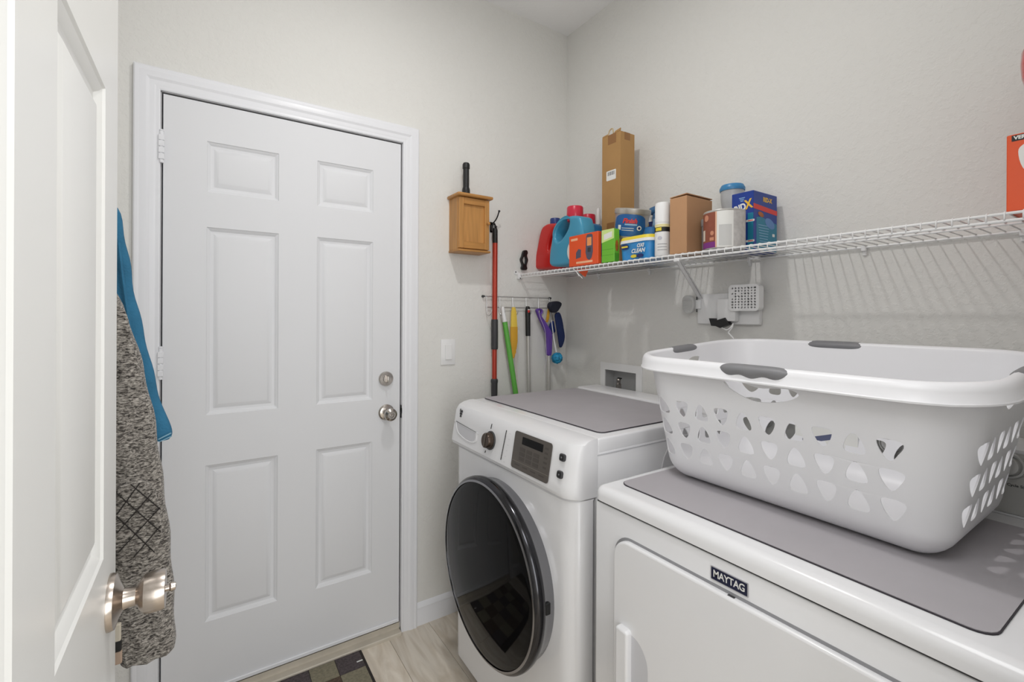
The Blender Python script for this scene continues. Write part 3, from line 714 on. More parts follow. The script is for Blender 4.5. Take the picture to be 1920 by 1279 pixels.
t = thing('cable_tie', (-.306, -.395, SZ - .025), 'loose white cable tie dangling from the shelf edge below the orange box', 'cable tie')
for e in ((1092, 522), (1086, 518)):
    bm = BM(); tube(bm, [(-.309, P(1074, 505, X, -.309).y, P(1074, 503, X, -.309).z), P(1081, 510, X, -.312), P(*e, X, -.318)], .0012, 6); obj('tail', bm, M_wire, t)

def carton(name, x0, x1, y0, y1, z0, z1, m, label, cat='box', bev=.0015, group=None):
    t = thing(name, ((x0 + x1) / 2, (y0 + y1) / 2, z0), label, cat, group)
    bm = BM(); box(bm, x0, x1, y0, y1, z0, z1, bev, 1); obj('carton', bm, m, t)
    return t
# --- tall brown box
t = carton('tall_box', -.150, -.062, -.526, -.418, ZI, 2.128, M_card, 'tall narrow cardboard box standing upright on the shelf', 'box')
Fm = FX(-.150, -.472, 2.128); Fs = FY(-.106, -.526, 2.128)
patch('tape', rect(.048, .042, .006, -.021), Fm, M_tape, t); patch('tape', rect(.034, .032, -.002, -.016), Fs, M_tape, t)
patch('tape', rect(.045, .06, .0, -.41), Fm, M_tape, t)
lb = patch('shipping_label', rrect(.056, .042, .004, 3, .002, -.176), Fm, M_lab, t)
for i in range(9): patch('label_bar', rect(.0022 if i % 3 else .0035, .016, -.016 + i * .0045, -.168), Fm @ T(0, 0, .0004), M_gray, lb, .0003)
bm = BM()
for sy in (-1, 1):
    q = [Vector((-.150, -.472 + sy * .054, 2.128)), Vector((-.150, -.472 + sy * .018, 2.128)), Vector((-.146, -.472 + sy * .020, 2.137)), Vector((-.146, -.472 + sy * .052, 2.135 if sy > 0 else 2.142))]
    bm.faces.new([bm.verts.new(p) for p in q]); bm.faces.new([bm.verts.new(p + Vector((.0025, 0, 0))) for p in q])
obj('top_flap', bm, M_card, t, smooth=False)
bm = BM(); tube(bm, spl([(-.149, -.456, 2.128), (-.148, -.462, 2.148), (-.147, -.478, 2.152), (-.148, -.484, 2.130)], 4), .003, 6); obj('tape_curl', bm, mat('clear_tape', (200, 178, 140), .3), t)
# --- brown box
t = carton('brown_box', -.285, -.144, -.949, -.882, ZI, 1.745, M_card2, 'plain brown cardboard box on the shelf, right of the white bottle', 'box')
bm = BM(); q = [(-.285, -.949, 1.745), (-.285, -.882, 1.745), (-.144, -.882, 1.745), (-.144, -.949, 1.745)]
A = [bm.verts.new(Vector(p) + Vector((0, 0, .001))) for p in q]; A[1].co.z += .001; A[0].co.z += .004; A[3].co.z += .003
B = [bm.verts.new(v.co + Vector((0, 0, .0025))) for v in A]; bm.faces.new(A); bm.faces.new(B)
for i in range(4): bm.faces.new((A[i], A[(i + 1) % 4], B[(i + 1) % 4], B[i]))
obj('lid_flap', bm, M_card2, t, smooth=False)
# --- orange meter box
t = carton('orange_box', -.3045, -.2855, -.556, -.380, ZI, 1.684, M_orange, 'orange box printed with a grey handheld meter, in front of the blue jugs', 'box')
Fm = FX(-.3045, -.380, ZI)
pic = patch('meter_picture', [(.108, .118), (.104, .05), (.112, .026), (.126, .018), (.140, .026), (.147, .05), (.145, .118), (.138, .124), (.115, .124)], Fm, mat('print_slate', (84, 84, 104), .5), t)
patch('meter_screen', rrect(.026, .034, .002, 3, .126, .094), Fm @ T(0, 0, .0004), mat('print_amber', (244, 160, 96), .5), pic, .0003)
patch('meter_key', rrect(.018, .018, .003, 3, .126, .060), Fm @ T(0, 0, .0004), M_dgray, pic, .0003)
patch('adapter_picture', [(.045, .030), (.075, .034), (.076, .066), (.060, .070), (.046, .056)], Fm, MATS['print_slate'], t)
patch('caption_bar', rect(.098, .0085, .096, .013), Fm, mat('print_peach', (250, 190, 150), .5), t)
text('lettering', 'METER', .013, Fm @ T(.036, .112, .0002), MATS['print_peach'], t) if False else patch('caption_bar', rrect(.042, .010, .003, 3, .034, .112), Fm, MATS['print_peach'], t)
bm = BM(); q = [P(1079, 505, X, -.285), P(1103, 503, X, -.285), P(1096, 519, X, -.27)]
A = [bm.verts.new(p) for p in q]; B = [bm.verts.new(p + Vector((.006, 0, 0))) for p in q]; bm.faces.new(A); bm.faces.new(B)
for i in range(3): bm.faces.new((A[i], A[(i + 1) % 3], B[(i + 1) % 3], B[i]))
obj('hanging_flap', bm, M_orange, t, smooth=False)
# --- green box
t = carton('green_box', -.300, -.272, -.640, -.572, ZI, 1.682, M_green, 'bright green box with a pale label, under the tall cardboard box', 'box')
Fm = FX(-.300, -.572, ZI); patch('pale_label', [(.0, .078), (.066, .090), (.066, .128), (.0, .128)], Fm, M_lime, t)
patch('label_field', [(.012, .088), (.056, .096), (.056, .118), (.012, .110)], Fm @ T(0, 0, .0004), M_lab, t, .0003)
for zz in (.028, .050): patch('fold_line', rect(.06, .0012, .033, zz), Fm, mat('print_dkgreen', (84, 160, 40), .5), t)
Fs = FY(-.300, -.640, ZI); patch('product_picture', ell(.016, .044, 20, .014, .062), Fs, mat('print_brown', (170, 96, 40), .5, var=.3, vscale=90), t)
patch('picture_band', rect(.024, .03, .014, .018), Fs, mat('print_dkgreen', (84, 160, 40), .5), t)

# --- jugs (outlines on a vertical plane, rounded body)
def zz1(a): return [(980 + p[0] / 3.996, 220 + p[1] / 3.996) for p in a]
def outl(pxs, xc, zmin=None, n=4):
    q = [P(a, b, X, xc) for a, b in pxs]
    return [(-p.x * 0 + p.x, p.y) for p in [Vector((-v.y, max(v.z, zmin) if zmin else v.z, 0)) for v in q]] if n == 0 else [(p.x, max(p.y, zmin) if zmin else p.y) for p in spl([(-v.y, max(v.z, zmin) if zmin else v.z, 0) for v in q], n, True)]
def jug(name, xc, outer, holes, capq, m, mcap, label, half, cap_r):
    xo = xc - .026; c0 = P(*outer[0], X, xc); t = thing(name, (xc, c0.y, ZI), label, 'bottle')
    hp = [[(p.x, p.y) for p in spl([(-P(a, b, X, xo).y, P(a, b, X, xo).z, 0) for a, b in h], 4, True)] for h in holes]
    solid('body', [outl(outer, xo, ZI)] + hp, FX(xc, 0, 0), half - .014, .014, m, t, ang=60)
    xm = xc - .008; q = P(*capq[0], X, xm); q = Vector((xc, q.y, P(*capq[0], X, xo).z)); zt = P(*capq[1], X, xc).z; b_ = BM()
    lathe(b_, [(cap_r * .92, -.016), (cap_r * .98, 0), (cap_r, .004), (cap_r * .97, zt - q.z - .005), (cap_r * .9, zt - q.z), (0, zt - q.z)], T(xc, q.y, q.z), 28)
    cp = obj('cap', b_, mcap, t)
    return t
t = jug('detergent_jug', -.160, zz1([(104, 1135), (106, 1060), (124, 960), (142, 870), (160, 825), (195, 800), (250, 795), (285, 800), (305, 850), (312, 960), (312, 1125), (210, 1140)]),
        [zz1([(246, 838), (226, 880), (208, 930), (201, 975), (206, 1004), (218, 965), (236, 905), (254, 856)])], (zz1([(234, 797)])[0], zz1([(234, 762)])[0]), M_red, mat('navy_cap', (44, 62, 130), .35), 'red detergent jug with a blue cap, first on the shelf from the corner', .040, .026)
t = jug('blue_jug', -.243, zz1([(225, 1115), (214, 1040), (226, 950), (238, 870), (258, 805), (295, 765), (335, 742), (430, 740), (452, 775), (466, 850), (468, 950), (464, 1060), (455, 1100), (340, 1110)]),
        [zz1([(262, 850), (300, 790), (345, 764), (362, 785), (350, 840), (312, 905), (278, 932), (258, 905)])], (zz1([(382, 742)])[0], zz1([(382, 675)])[0]), M_blue, M_cap, 'large blue jug with a red cap, behind the orange box', .040, .037)
q = P(1067, 470, X, -.283); b = patch('round_label', ell(.06, .085, 24), FX(-.2832, q.y - .018, q.z - .004), M_lab, t); patch('label_top', ell(.03, .022, 16, 0, .030), FX(-.2838, q.y - .016, q.z - .004), M_cap, b)
t = jug('small_blue_jug', -.125, zz1([(470, 1030), (455, 900), (458, 850), (470, 800), (520, 797), (545, 855), (560, 930), (565, 1030)]), [], (zz1([(482, 797)])[0], zz1([(482, 735)])[0]), M_blue2, M_cap, 'smaller blue jug with a red cap, behind the large blue jug', .036, .034)

# --- clear slim bottle behind
q = P(1122, 412, X, -.05); t = thing('slim_bottle', (-.05, q.y, ZI), 'slim clear bottle behind the orange box, left of the tall box', 'bottle')
zt = P(1122, 390, X, -.05).z
M_clear = mat('clear_plastic', (226, 230, 232), .15, trans=.75, var=.01); M_frost = mat('frosted_plastic', (220, 222, 224), .35, trans=.35, var=.02)
lathe_part('body', [(.013, 0), (.015, .004), (.015, .20), (.007, .215), (.007, .225)], (-.05, q.y, ZI), (0, 0, 1), M_clear, t, 20)
lathe_part('cap', [(.009, .225), (.009, zt - ZI - .01), (.004, zt - ZI), (0, zt - ZI)], (-.05, q.y, ZI), (0, 0, 1), M_white, t, 16)

# --- oxi tub
def prism_part(name, lo, hi, z0, z1, m, parent, fr=4):
    bm = BM(); a = [bm.verts.new((p[0], p[1], z0)) for p in lo]; b = [bm.verts.new((p[0], p[1], z1)) for p in hi]
    bm.faces.new(a); bm.faces.new(b); n = len(a)
    for i in range(n): bm.faces.new((a[i], a[(i + 1) % n], b[(i + 1) % n], b[i]))
    return obj(name, bm, m, parent)
cx, cy = -.243, -.727
t = thing('stain_remover_tub', (cx, cy, ZI), 'oblong blue tub with a yellow-topped lid, right of the green box', 'tub')
M_oxi = mat('tub_blue', (50, 142, 208), .35, var=.22, vscale=14)
prism_part('tub', rrect(.088, .148, .03, 6, cx, cy), rrect(.098, .158, .034, 6, cx, cy), ZI, 1.622, M_oxi, t)
prism_part('lid', rrect(.103, .164, .036, 6, cx, cy), rrect(.101, .162, .036, 6, cx, cy), 1.617, 1.628, M_white, t)
prism_part('lid_top', rrect(.101, .162, .036, 6, cx, cy), rrect(.094, .155, .034, 6, cx, cy), 1.628, 1.640, M_yel, t)
Fm = frame((cx - .0485, cy, 1.59), (0, -1, 0), (-.07, 0, 1)) @ T(0, 0, .001)
patch('logo_plate', ell(.040, .020, 20, -.040, .014), Fm, M_navy, t); patch('logo_band', rect(.030, .006, -.040, .014), Fm @ T(0, 0, .0004), M_yel, t, .0003)
text('lettering', 'OXI', .018, Fm @ T(.034, .012, .0006), M_lab, t, bold=.0007, shear=.3); text('lettering', 'CLEAN', .020, Fm @ T(.022, -.006, .0006), M_lab, t, bold=.0007, shear=.3)
patch('label_spot', ell(.034, .014, 20, .030, -.024), Fm, M_navy, t); patch('label_spot', ell(.03, .012, 20, .002, -.024), Fm, M_yel, t)

# --- silver dishwasher-tab tub, tipped on its side a little
q = P(1182, 447, X, -.197); t = thing('detergent_tub', (-.197, q.y + .004, 1.650), 'silver and navy tub tipped on top of the oblong blue tub', 'tub')
L0 = Vector(t.location)
lathe_part('tub', [(.058, 0), (.062, .004), (.066, .100), (.066, .106)], L0, (0, 0, 1), M_silver, t, 40)
lathe_part('lid', [(.0685, .098), (.070, .101), (.070, .116), (.066, .119), (.060, .119), (.058, .116), (0, .116)], L0, (0, 0, 1), mat('lid_silver', (190, 186, 180), .3, .5), t, 40)
def wrap(name, r, z0, z1, a0, a1, m, parent, c, n=18, shape=None, lift=.0005):
    """label curved round an upright cylinder; angle 0 looks to -x, positive towards -y"""
    bm = BM(); A = []
    nz = 10
    for i in range(n + 1):
        s = -1 + 2 * i / n; e = (max(0, 1 - abs(s) ** shape)) ** (1 / shape) if shape else 1
        row = []
        for k in range(nz + 1):
            zc = (z0 + z1) / 2; z = zc + (z1 - z0) / 2 * e * (-1 + 2 * k / nz); a = math.radians((a0 + a1) / 2 + (a1 - a0) / 2 * s)
            rr = (r(z) if callable(r) else r) + lift; row.append(bm.verts.new((c[0] - rr * math.cos(a), c[1] - rr * math.sin(a), c[2] + z)))
        A.append(row)
    for i in range(n):
        for k in range(nz):
            f = [A[i][k], A[i + 1][k], A[i + 1][k + 1], A[i][k + 1]]
            bm.faces.new(f)
    bmesh.ops.remove_doubles(bm, verts=bm.verts, dist=1e-6)
    return obj(name, bm, m, parent)
def wtext(name, body, size, r, a, z, m, parent, c, **k):
    ar = math.radians(a); q = Vector((c[0] - r * math.cos(ar), c[1] - r * math.sin(ar), c[2] + z)); U = Vector((math.sin(ar), -math.cos(ar), 0))
    o = text(name, body, size, Matrix.Identity(4), m, parent, **k); me = o.data; pl = rootloc(parent)
    for v in me.vertices:
        l = v.co + pl; aa = ar + l.x / r; rr = r + l.z + .0008
        v.co = Vector((c[0] - rr * math.cos(aa), c[1] - rr * math.sin(aa), c[2] + z + l.y)) - pl
    return o
rt = lambda z: .062 + .004 * z / .1
wrap('main_label', rt, .012, .096, -28, 98, mat('label_blue', (30, 92, 156), .4, var=.1, vscale=30), t, L0, shape=3.0)
wtext('lettering', 'Finish', .024, .066, 36, .070, M_redink, t, L0, bold=.001, shear=.25)
wrap('label_flash', lambda z: rt(z) + .0004, .054, .060, 20, 62, mat('sky_print', (150, 190, 224), .4), t, L0)
for dz in (.034, .042): wrap('label_line', lambda z: rt(z) + .0004, dz, dz + .002, 10, 52, M_lab, t, L0)
wrap('label_symbol', lambda z: rt(z) + .0004, .036, .054, 62, 80, M_lab, t, L0, shape=2); wrap('label_symbol', lambda z: rt(z) + .0008, .040, .050, 66, 76, M_navy, t, L0, shape=2)
wrap('label_symbol', lambda z: rt(z) + .0004, .036, .054, -6, 6, M_lab, t, L0)
t.rotation_euler = (math.radians(11), math.radians(-3), 0)

# --- blue jar, navy packet, spray bottle behind
q = P(1217, 440, X, -.158); t = thing("blue_jar", (-.158, q.y - .012, ZI), 'plain blue jar standing behind the oblong tub, left of the white bottle', 'jar')
zt = P(1217, 430, X, -.15).z; lathe_part('body', [(.031, 0), (.033, .003), (.033, zt - ZI - .024), (.033, zt - ZI - .022)], t.location, (0, 0, 1), mat('jar_blue', (56, 122, 190), .4), t, 28); lathe_part('lid', [(.0335, zt - ZI - .022), (.0335, zt - ZI - .003), (.034, zt - ZI), (0, zt - ZI)], t.location, (0, 0, 1), mat('jar_blue', (56, 122, 190), .4), t, 28)
q = P(1216, 420, X, -.055); zt = P(1216, 409, X, -.055).z
t = carton('navy_packet', -.06, -.03, q.y - .026, q.y + .030, ZI, zt, M_navy, 'small navy packet with a cream top, behind the silver tub', 'packet')
Fm = FX(-.06, q.y, zt); patch('cream_top', rect(.056, .018, -.002, -.009), Fm, M_lab, t); patch('pink_band', rect(.056, .014, -.002, -.056), Fm, M_cap, t); text('lettering', 'V1', .02, Fm @ T(-.002, -.030, .0002), M_yel, t)
q = P(1227, 410, X, -.075); t = thing('spray_bottle', (-.075, q.y - .012, ZI), 'blue trigger spray bottle, just left of the white bottle', 'bottle'); L0 = Vector(t.location)
M_spray = mat('spray_blue', (66, 112, 156), .35); M_lb = mat('bottle_pale_blue', (150, 186, 220), .35)
z1 = P(1227, 405, X, -.075).z; z2 = P(1222, 389, X, -.075).z
lathe_part('body', [(.026, 0), (.028, .004), (.028, .10), (.024, .13), (.014, z1 - ZI - .02), (.012, z1 - ZI)], L0, (0, 0, 1), M_lb, t, 24)
bm = BM(); h = z2 - z1
tube(bm, spl([(L0.x, L0.y - .020, z1 + h * .55), (L0.x, L0.y, z1 + h * .62), (L0.x, L0.y + .022, z1 + h * .55), (L0.x, L0.y + .036, z1 + h * .48)], 5), [.008, .011, .013, .015, .016, .0165, .017, .017, .017, .017, .017, .016, .015, .013, .011, .009], 14)
hd_ = obj('spray_head', bm, M_spray, t); bm = BM(); tube(bm, spl([(L0.x, L0.y + .012, z1 + h * .4), (L0.x, L0.y + .018, z1 - .005), (L0.x, L0.y + .016, z1 - .025)], 4), .004, 8); obj('trigger', bm, M_spray, hd_)
lathe_part('collar', [(.014, -.014), (.015, 0), (.013, .008)], (L0.x, L0.y, z1), (0, 0, 1), M_spray, t, 20)

# --- white bottle
t = thing('white_bottle', (-.268, -.8395, ZI), 'white cylindrical bottle with a black and yellow label band, left of the brown box', 'bottle'); L0 = Vector(t.location)
lathe_part('body', [(.025, 0), (.0265, .003), (.0265, .110), (.0255, .114), (.0255, .118)], L0, (0, 0, 1), M_white, t, 32)
lathe_part('cap', [(.0262, .117), (.0262, .176), (.0235, .186), (.018, .1885), (0, .189)], L0, (0, 0, 1), mat('cap_white', (246, 246, 246), .3), t, 32)
wrap('label_band', .0265, .084, .104, -60, 125, M_ink, t, L0); wrap('label_gold', .0269, .100, .110, -30, 100, mat('cream_print', (238, 226, 170), .5), t, L0)
wtext('lettering', 'NET', .012, .0268, -22, .092, M_yel, t, L0, bold=.0006) if False else wrap('label_gold', .0270, .087, .098, -18, 30, M_yel, t, L0)
for dz in (.02, .03, .04): wrap('label_line', .0266, dz, dz + .0015, 0, 70, M_gray, t, L0)
wrap('label_spot', .0266, .055, .068, 0, 35, mat('pale_print', (200, 200, 210), .5), t, L0, shape=2)

# --- grey container, round can, clear container with blue lid
t = thing('grey_container', (-.203, -.970, ZI), 'small grey translucent container wedged between the brown box and the round can', 'container')
zt = P(1322, 412, X, -.205).z - ZI; lathe_part('body', [(.015, 0), (.017, .003), (.0185, zt - .022)], t.location, (0, 0, 1), mat('grey_frost', (150, 148, 150), .4, trans=.2), t, 24); lathe_part('lid', [(.0200, zt - .024), (.0205, zt - .004), (.019, zt), (0, zt)], t.location, (0, 0, 1), mat('grey_lid', (140, 138, 140), .5), t, 24)
t = thing('round_can', (-.236, -1.051, ZI), 'round can with a brown, purple and white label, in front of the blue box', 'can'); L0 = Vector(t.location); R_ = .0605; hc = .120
lathe_part('can', [(R_ - .002, 0), (R_, .002), (R_, hc - .004), (R_ + .001, hc - .002), (R_, hc), (R_ - .003, hc - .001), (R_ - .003, hc - .004), (0, hc - .004)], L0, (0, 0, 1), mat('can_silver', (198, 196, 192), .35, .3), t, 48)
wrap('brown_label', R_, .004, hc - .006, -75, 11, mat('can_brown', (142, 76, 56), .5, var=.15, vscale=25), t, L0, 24); wrap('purple_band', R_ + .0004, .004, .022, -75, 8, mat('can_purple', (124, 44, 128), .5), t, L0)
wrap('white_label', R_, .004, hc - .006, 12, 57, M_lab, t, L0, 24); wrap('label_panel', R_ + .0005, .008, .072, 18, 52, mat('pale_grey_print', (206, 206, 204), .5), t, L0); wrap('side_label', R_, .004, hc - .006, 57, 125, mat('grey_print', (196, 194, 192), .5, var=.12, vscale=80), t, L0)
wrap('label_spot', R_ + .0006, .088, .108, -34, -14, mat('can_peach', (206, 140, 110), .5), t, L0, shape=2); wrap('label_spot', R_ + .0006, .042, .056, -8, 4, MATS['can_peach'], t, L0, shape=2); wrap('label_spot', R_ + .0006, .026, .036, -10, 4, MATS['can_peach'], t, L0)
wrap('label_picture', R_ + .0006, .028, .062, -46, -30, mat('cream_print2', (228, 214, 196), .5), t, L0); wrap('rim_stripe', R_ + .0006, .004, hc - .006, 8, 12, mat('peach_stripe', (230, 180, 150), .5), t, L0)
q = P(1373, 370, X, -.060); t = thing('lidded_container', (-.060, q.y, ZI), 'tall clear plastic container with a blue lid, behind the round can', 'container'); L0 = Vector(t.location)
zl = P(1373, 356, X, -.06).z - ZI; zt = P(1373, 346, X, -.06).z - ZI
lathe_part('body', [(.030, 0), (.034, .004), (.037, .10), (.034, .15), (.032, .17), (.036, .19), (.038, zl - .03), (.038, zl)], L0, (0, 0, 1), M_frost, t, 36)
lathe_part('lid', [(.0405, zl - .006), (.0415, zl), (.0415, zl + .004), (.036, zt - .004), (.020, zt), (0, zt)], L0, (0, 0, 1), mat('lid_blue', (62, 138, 190), .35), t, 36)
# --- blue box
XF = -.170; a, b, c = P(1372, 366, X, XF), P(1413, 356, X, XF), None; xb = P(1457, 370, Y, b.y).x
t = carton('septic_treatment_box', XF, xb, b.y, a.y, ZI, b.z, mat('box_navy', (26, 60, 148), .4, var=.05), 'blue box with a red stripe on its right side, behind the round can', 'box')
w = a.y - b.y; h = b.z - ZI; Fm = FX(XF, a.y, ZI); d = xb - XF; Fs = FY(XF, b.y, ZI)
patch('lower_panel', rect(w * .25, h * .62, w * .87, h * .32), Fm, mat('box_teal', (30, 128, 158), .4), t)
text('lettering', 'RID', .030, Fm @ T(w * .40, h * .735, .0005) @ Matrix.Rotation(.22, 4, 'Z'), M_lab, t, bold=.0012, sx=.8); text('lettering', 'X', .040, Fm @ T(w * .78, h * .775, .0005) @ Matrix.Rotation(.15, 4, 'Z'), mat('box_gold', (238, 190, 60), .45), t, bold=.0014, sx=.8)
for k in (0, 1, 2): patch('caption_bar', rrect(.020 - .005 * k, .0022, .001, 2, w * .48, h * .905 - k * .005), Fm, mat('sky_print', (150, 190, 224), .4), t)
for zz in (.50, .16): patch('white_tab', rrect(w * .38, .007, .002, 3, w * .86, h * zz), Fm @ T(0, 0, .0004), M_lab, t); patch('red_tab', rect(w * .22, .0025, w * .88, h * zz), Fm @ T(0, 0, .0009), M_redink, t)
for k in range(6): patch('bullet', rect(.008, .0025, w * .5, h * (.44 - .055 * k)), Fm, M_lab if k % 2 else M_yel, t)
patch('red_stripe', [(0, h * .70), (d, h * .655), (d, h * .735), (0, h * .785)], Fs, M_redink, t); patch('lower_panel', [(d * .12, .004), (d - .002, .004), (d - .002, h * .50), (d * .3, h * .58), (d * .12, h * .56)], Fs, MATS['box_teal'], t)
text('lettering', 'RID-X', .020, Fs @ T(d * .58, h * .88, .0003), MATS['box_gold'], t, bold=.0008); patch('pale_patch', ell(d * .42, h * .16, 24, d * .68, h * .49, -.3), Fs @ T(0, 0, .0005), mat('print_lightblue', (96, 140, 196), .45), t); patch('dark_oval', ell(d * .24, h * .08, 20, d * .30, h * .62, -.2), Fs @ T(0, 0, .0005), mat('print_brown', (170, 96, 40), .5), t)
for k in range(7): patch('caption_bar', rect(d * (.45 - .02 * k), .0016, d * .42, h * (.44 - .045 * k)), Fs @ T(0, 0, .0005), MATS['sky_print'], t, .0003)
patch('white_mark', rrect(d * .10, h * .05, .002, 3, d * .84, h * .30), Fs @ T(0, 0, .0005), M_lab, t, .0003)
# --- orange appliance box and red jar at the right end
q = P(1887, 330, X, -.28); zt = P(1888, 255, X, -.28).z
t = carton('appliance_box', -.280, -.120, -1.815, q.y, ZI, zt, mat('box_orange_red', (232, 84, 24), .4, var=.04), 'orange box with a black title strip at the right end of the shelf', 'box')
Fm = FX(-.280, q.y, zt); patch('title_strip', rect(.115, .0115, .0645, -.008), Fm, M_ink, t); text('lettering', 'VERSA', .0095, Fm @ T(.010, -.0078, .0004), M_lab, t, align='LEFT', bold=.0004)
pc_ = patch('bowl_picture', [(p.x, p.y) for p in spl([(.016, -.036, 0), (.022, -.024, 0), (.036, -.019, 0), (.070, -.019, 0), (.088, -.032, 0), (.082, -.070, 0), (.062, -.092, 0), (.040, -.090, 0), (.022, -.068, 0)], 4, True)], Fm, M_lab, t); patch('bowl_mouth', ell(.052, .016, 20, .052, -.034), Fm @ T(0, 0, .0004), M_navy, pc_)
t = thing('red_canister', (-.2, -1.751, zt), 'round glossy red canister on top of the orange box at the right edge', 'canister'); L0 = Vector(t.location)
zc = P(1912, 140, X, -.2).z - zt
lathe_part('body', [(.030, 0), (.034, .003), (.044, zc - .075), (.058, zc - .040), (.0640, zc - .015), (.066, zc + .01), (.065, zc + .035), (.058, zc + .055), (.045, zc + .066)], L0, (0, 0, 1), mat('gloss_red', (196, 22, 24), .12, coat=.5), t, 48)
lathe_part('lid', [(.047, zc + .064), (.047, zc + .070), (.02, zc + .078), (.012, zc + .084), (.012, zc + .094), (0, zc + .096)], L0, (0, 0, 1), M_dgray, t, 32)

# ------------------------------------------------------------------ wall cabinet and flashlight
CX0, CX1, CY, CZ0, CZ1 = -.688, -.535, -.100, 1.636, 1.866
cxm = (CX0 + CX1) / 2
M_oak = mat('golden_oak', (190, 138, 78), .42, var=.16, vscale=5, stretch=(14, 14, 1.2), bump=.0002, bscale=30)
M_oakh = mat('golden_oak_rail', (184, 132, 72), .42, var=.16, vscale=5, stretch=(1.2, 14, 14))
t = thing('wall_cabinet', (cxm, 0, CZ0), 'small golden oak cabinet hung on the back wall', 'cabinet')
bm = BM(); box(bm, CX0, CX1, CY + .016, 0, CZ0, CZ1, .001, 1); obj('carcass', bm, M_oak, t)
bm = BM(); box(bm, CX0 - .012, CX1 + .012, CY - .014, 0, CZ1, CZ1 + .014, .005, 3); obj('top_board', bm, M_oakh, t)
bm = BM(); box(bm, CX0 - .004, CX1 + .004, CY - .006, 0, CZ0 - .010, CZ0, .004, 2); obj('bottom_board', bm, M_oakh, t)
bm = BM(); box(bm, CX0 + .002, CX1 - .002, CY + .010, CY + .016, CZ0 + .006, CZ1 - .006); dr_ = obj('door', bm, M_oak, t)
sw = .024
for a, b in ((CX0 + .001, CX0 + sw), (CX1 - sw, CX1 - .001)):
    bm = BM(); box(bm, a, b, CY, CY + .0115, CZ0 + .004, CZ1 - .003, .0015, 1); obj('stile', bm, M_oak, dr_)
for a, b in ((CZ0 + .004, CZ0 + .034), (CZ1 - .032, CZ1 - .003)):
    bm = BM(); box(bm, CX0 + sw, CX1 - sw, CY + .0005, CY + .0115, a, b, .0015, 1); obj('rail', bm, M_oakh, dr_)
lathe_part('knob', [(.004, 0), (.004, .005), (.0075, .010), (.0080, .014), (.005, .018), (0, .0185)], (CX1 - .012, CY, P(914, 420, Y, CY).z), (0, -1, 0), M_oakh, dr_, 20)
t = thing('flashlight', (-.630, -.052, CZ1 + .014), 'black flashlight standing on top of the oak cabinet', 'flashlight'); L0 = Vector(t.location)
hf = P(876, 306, Y, -.052).z - L0.z
lathe_part('head', [(.0165, 0), (.0175, .002), (.0175, .030), (.0145, .040)], L0, (0, 0, 1), M_black, t, 28); lathe_part('barrel', [(.0138, .038), (.0138, hf - .028)], L0, (0, 0, 1), mat('knurled_black', (30, 30, 31), .4, bump=.0006, bscale=500), t, 28)
lathe_part('tail_cap', [(.0140, hf - .028), (.0162, hf - .026), (.0162, hf - .008), (.013, hf - .001), (.008, hf), (0, hf)], L0, (0, 0, 1), M_black, t, 28)
for dz in (.010, .016, .022): lathe_part('ring', [(.0176, dz), (.0181, dz + .001), (.0176, dz + .002)], L0, (0, 0, 1), M_dgray, t, 28)

# hook and red pole
hy = -.022
t = thing('wall_hook', (P(920, 425, Y, 0).x, 0, P(920, 425, Y, 0).z), 'dark metal wall hook beside the oak cabinet', 'hook')
b0 = P(922, 425, Y, -.004); bm = BM(); box(bm, b0.x - .009, b0.x + .009, -.004, 0, b0.z - .028, b0.z + .022, .002, 1); obj('back_plate', bm, M_dchrome, t)
bm = BM(); tip = P(936, 396, Y, -.055); tube(bm, spl([(b0.x, -.004, b0.z + .010), (b0.x + .004, -.020, b0.z + .020), ((b0.x + tip.x) / 2 + .002, -.04, (b0.z + tip.z) / 2 + .004), tuple(tip)], 5), .0030, 8); bmesh.ops.create_uvsphere(bm, u_segments=12, v_segments=8, radius=.0055, matrix=Matrix.Translation(tip)); obj('upper_prong', bm, M_dchrome, t)
bm = BM(); tube(bm, spl([(b0.x, -.004, b0.z - .012), (b0.x + .001, -.018, b0.z - .026), (b0.x + .002, -.036, b0.z - .022), (b0.x + .003, -.040, b0.z - .006)], 5), .0030, 8); bmesh.ops.create_uvsphere(bm, u_segments=12, v_segments=8, radius=.005, matrix=Matrix.Translation((b0.x + .003, -.040, b0.z - .006))); obj('lower_prong', bm, M_dchrome, t)
pyy = -.030
def pz(py): return P(928, py, Y, pyy).z
pxx = P(927.5, 600, Y, pyy).x
t = thing('extension_pole', (pxx, pyy, .06), 'red extension pole with dark grips hanging beside the cabinet', 'pole')
M_pole = mat('pole_red', (178, 60, 42), .3, .25, var=.04)
lathe_part('tip', [(.0125, pz(456)), (.0125, pz(432)), (.0095, pz(428))], (pxx, pyy, 0), (0, 0, 1), M_black, t, 20)
bm = BM(); tube(bm, spl([(pxx, pyy, pz(430)), (pxx + .001, pyy, pz(424)), (pxx - .008, pyy - .004, pz(420)), (pxx - .019, pyy - .006, pz(426)), (pxx - .020, pyy - .004, pz(434))], 5), .0042, 8); obj('hanging_loop', bm, M_black, t)
rod('upper_tube', (pxx, pyy, pz(600)), (pxx, pyy, pz(455)), .0122, M_pole, t, 20); rod('lower_tube', (pxx, pyy, pz(713)), (pxx, pyy, pz(654)), .0112, M_pole, t, 20)
lathe_part('grip', [(.0150, pz(655)), (.0160, pz(652)), (.0160, pz(602)), (.0150, pz(599))], (pxx, pyy, 0), (0, 0, 1), M_dgray, t, 24)
lathe_part('lock_collar', [(.0135, .93), (.0148, pz(735)), (.0152, pz(719)), (.0170, pz(716)), (.0170, pz(712)), (.0130, pz(710))], (pxx, pyy, 0), (0, 0, 1), M_dgray, t, 24)
rod('inner_tube', (pxx, pyy, .06), (pxx, pyy, .935), .0100, M_pole, t, 16)
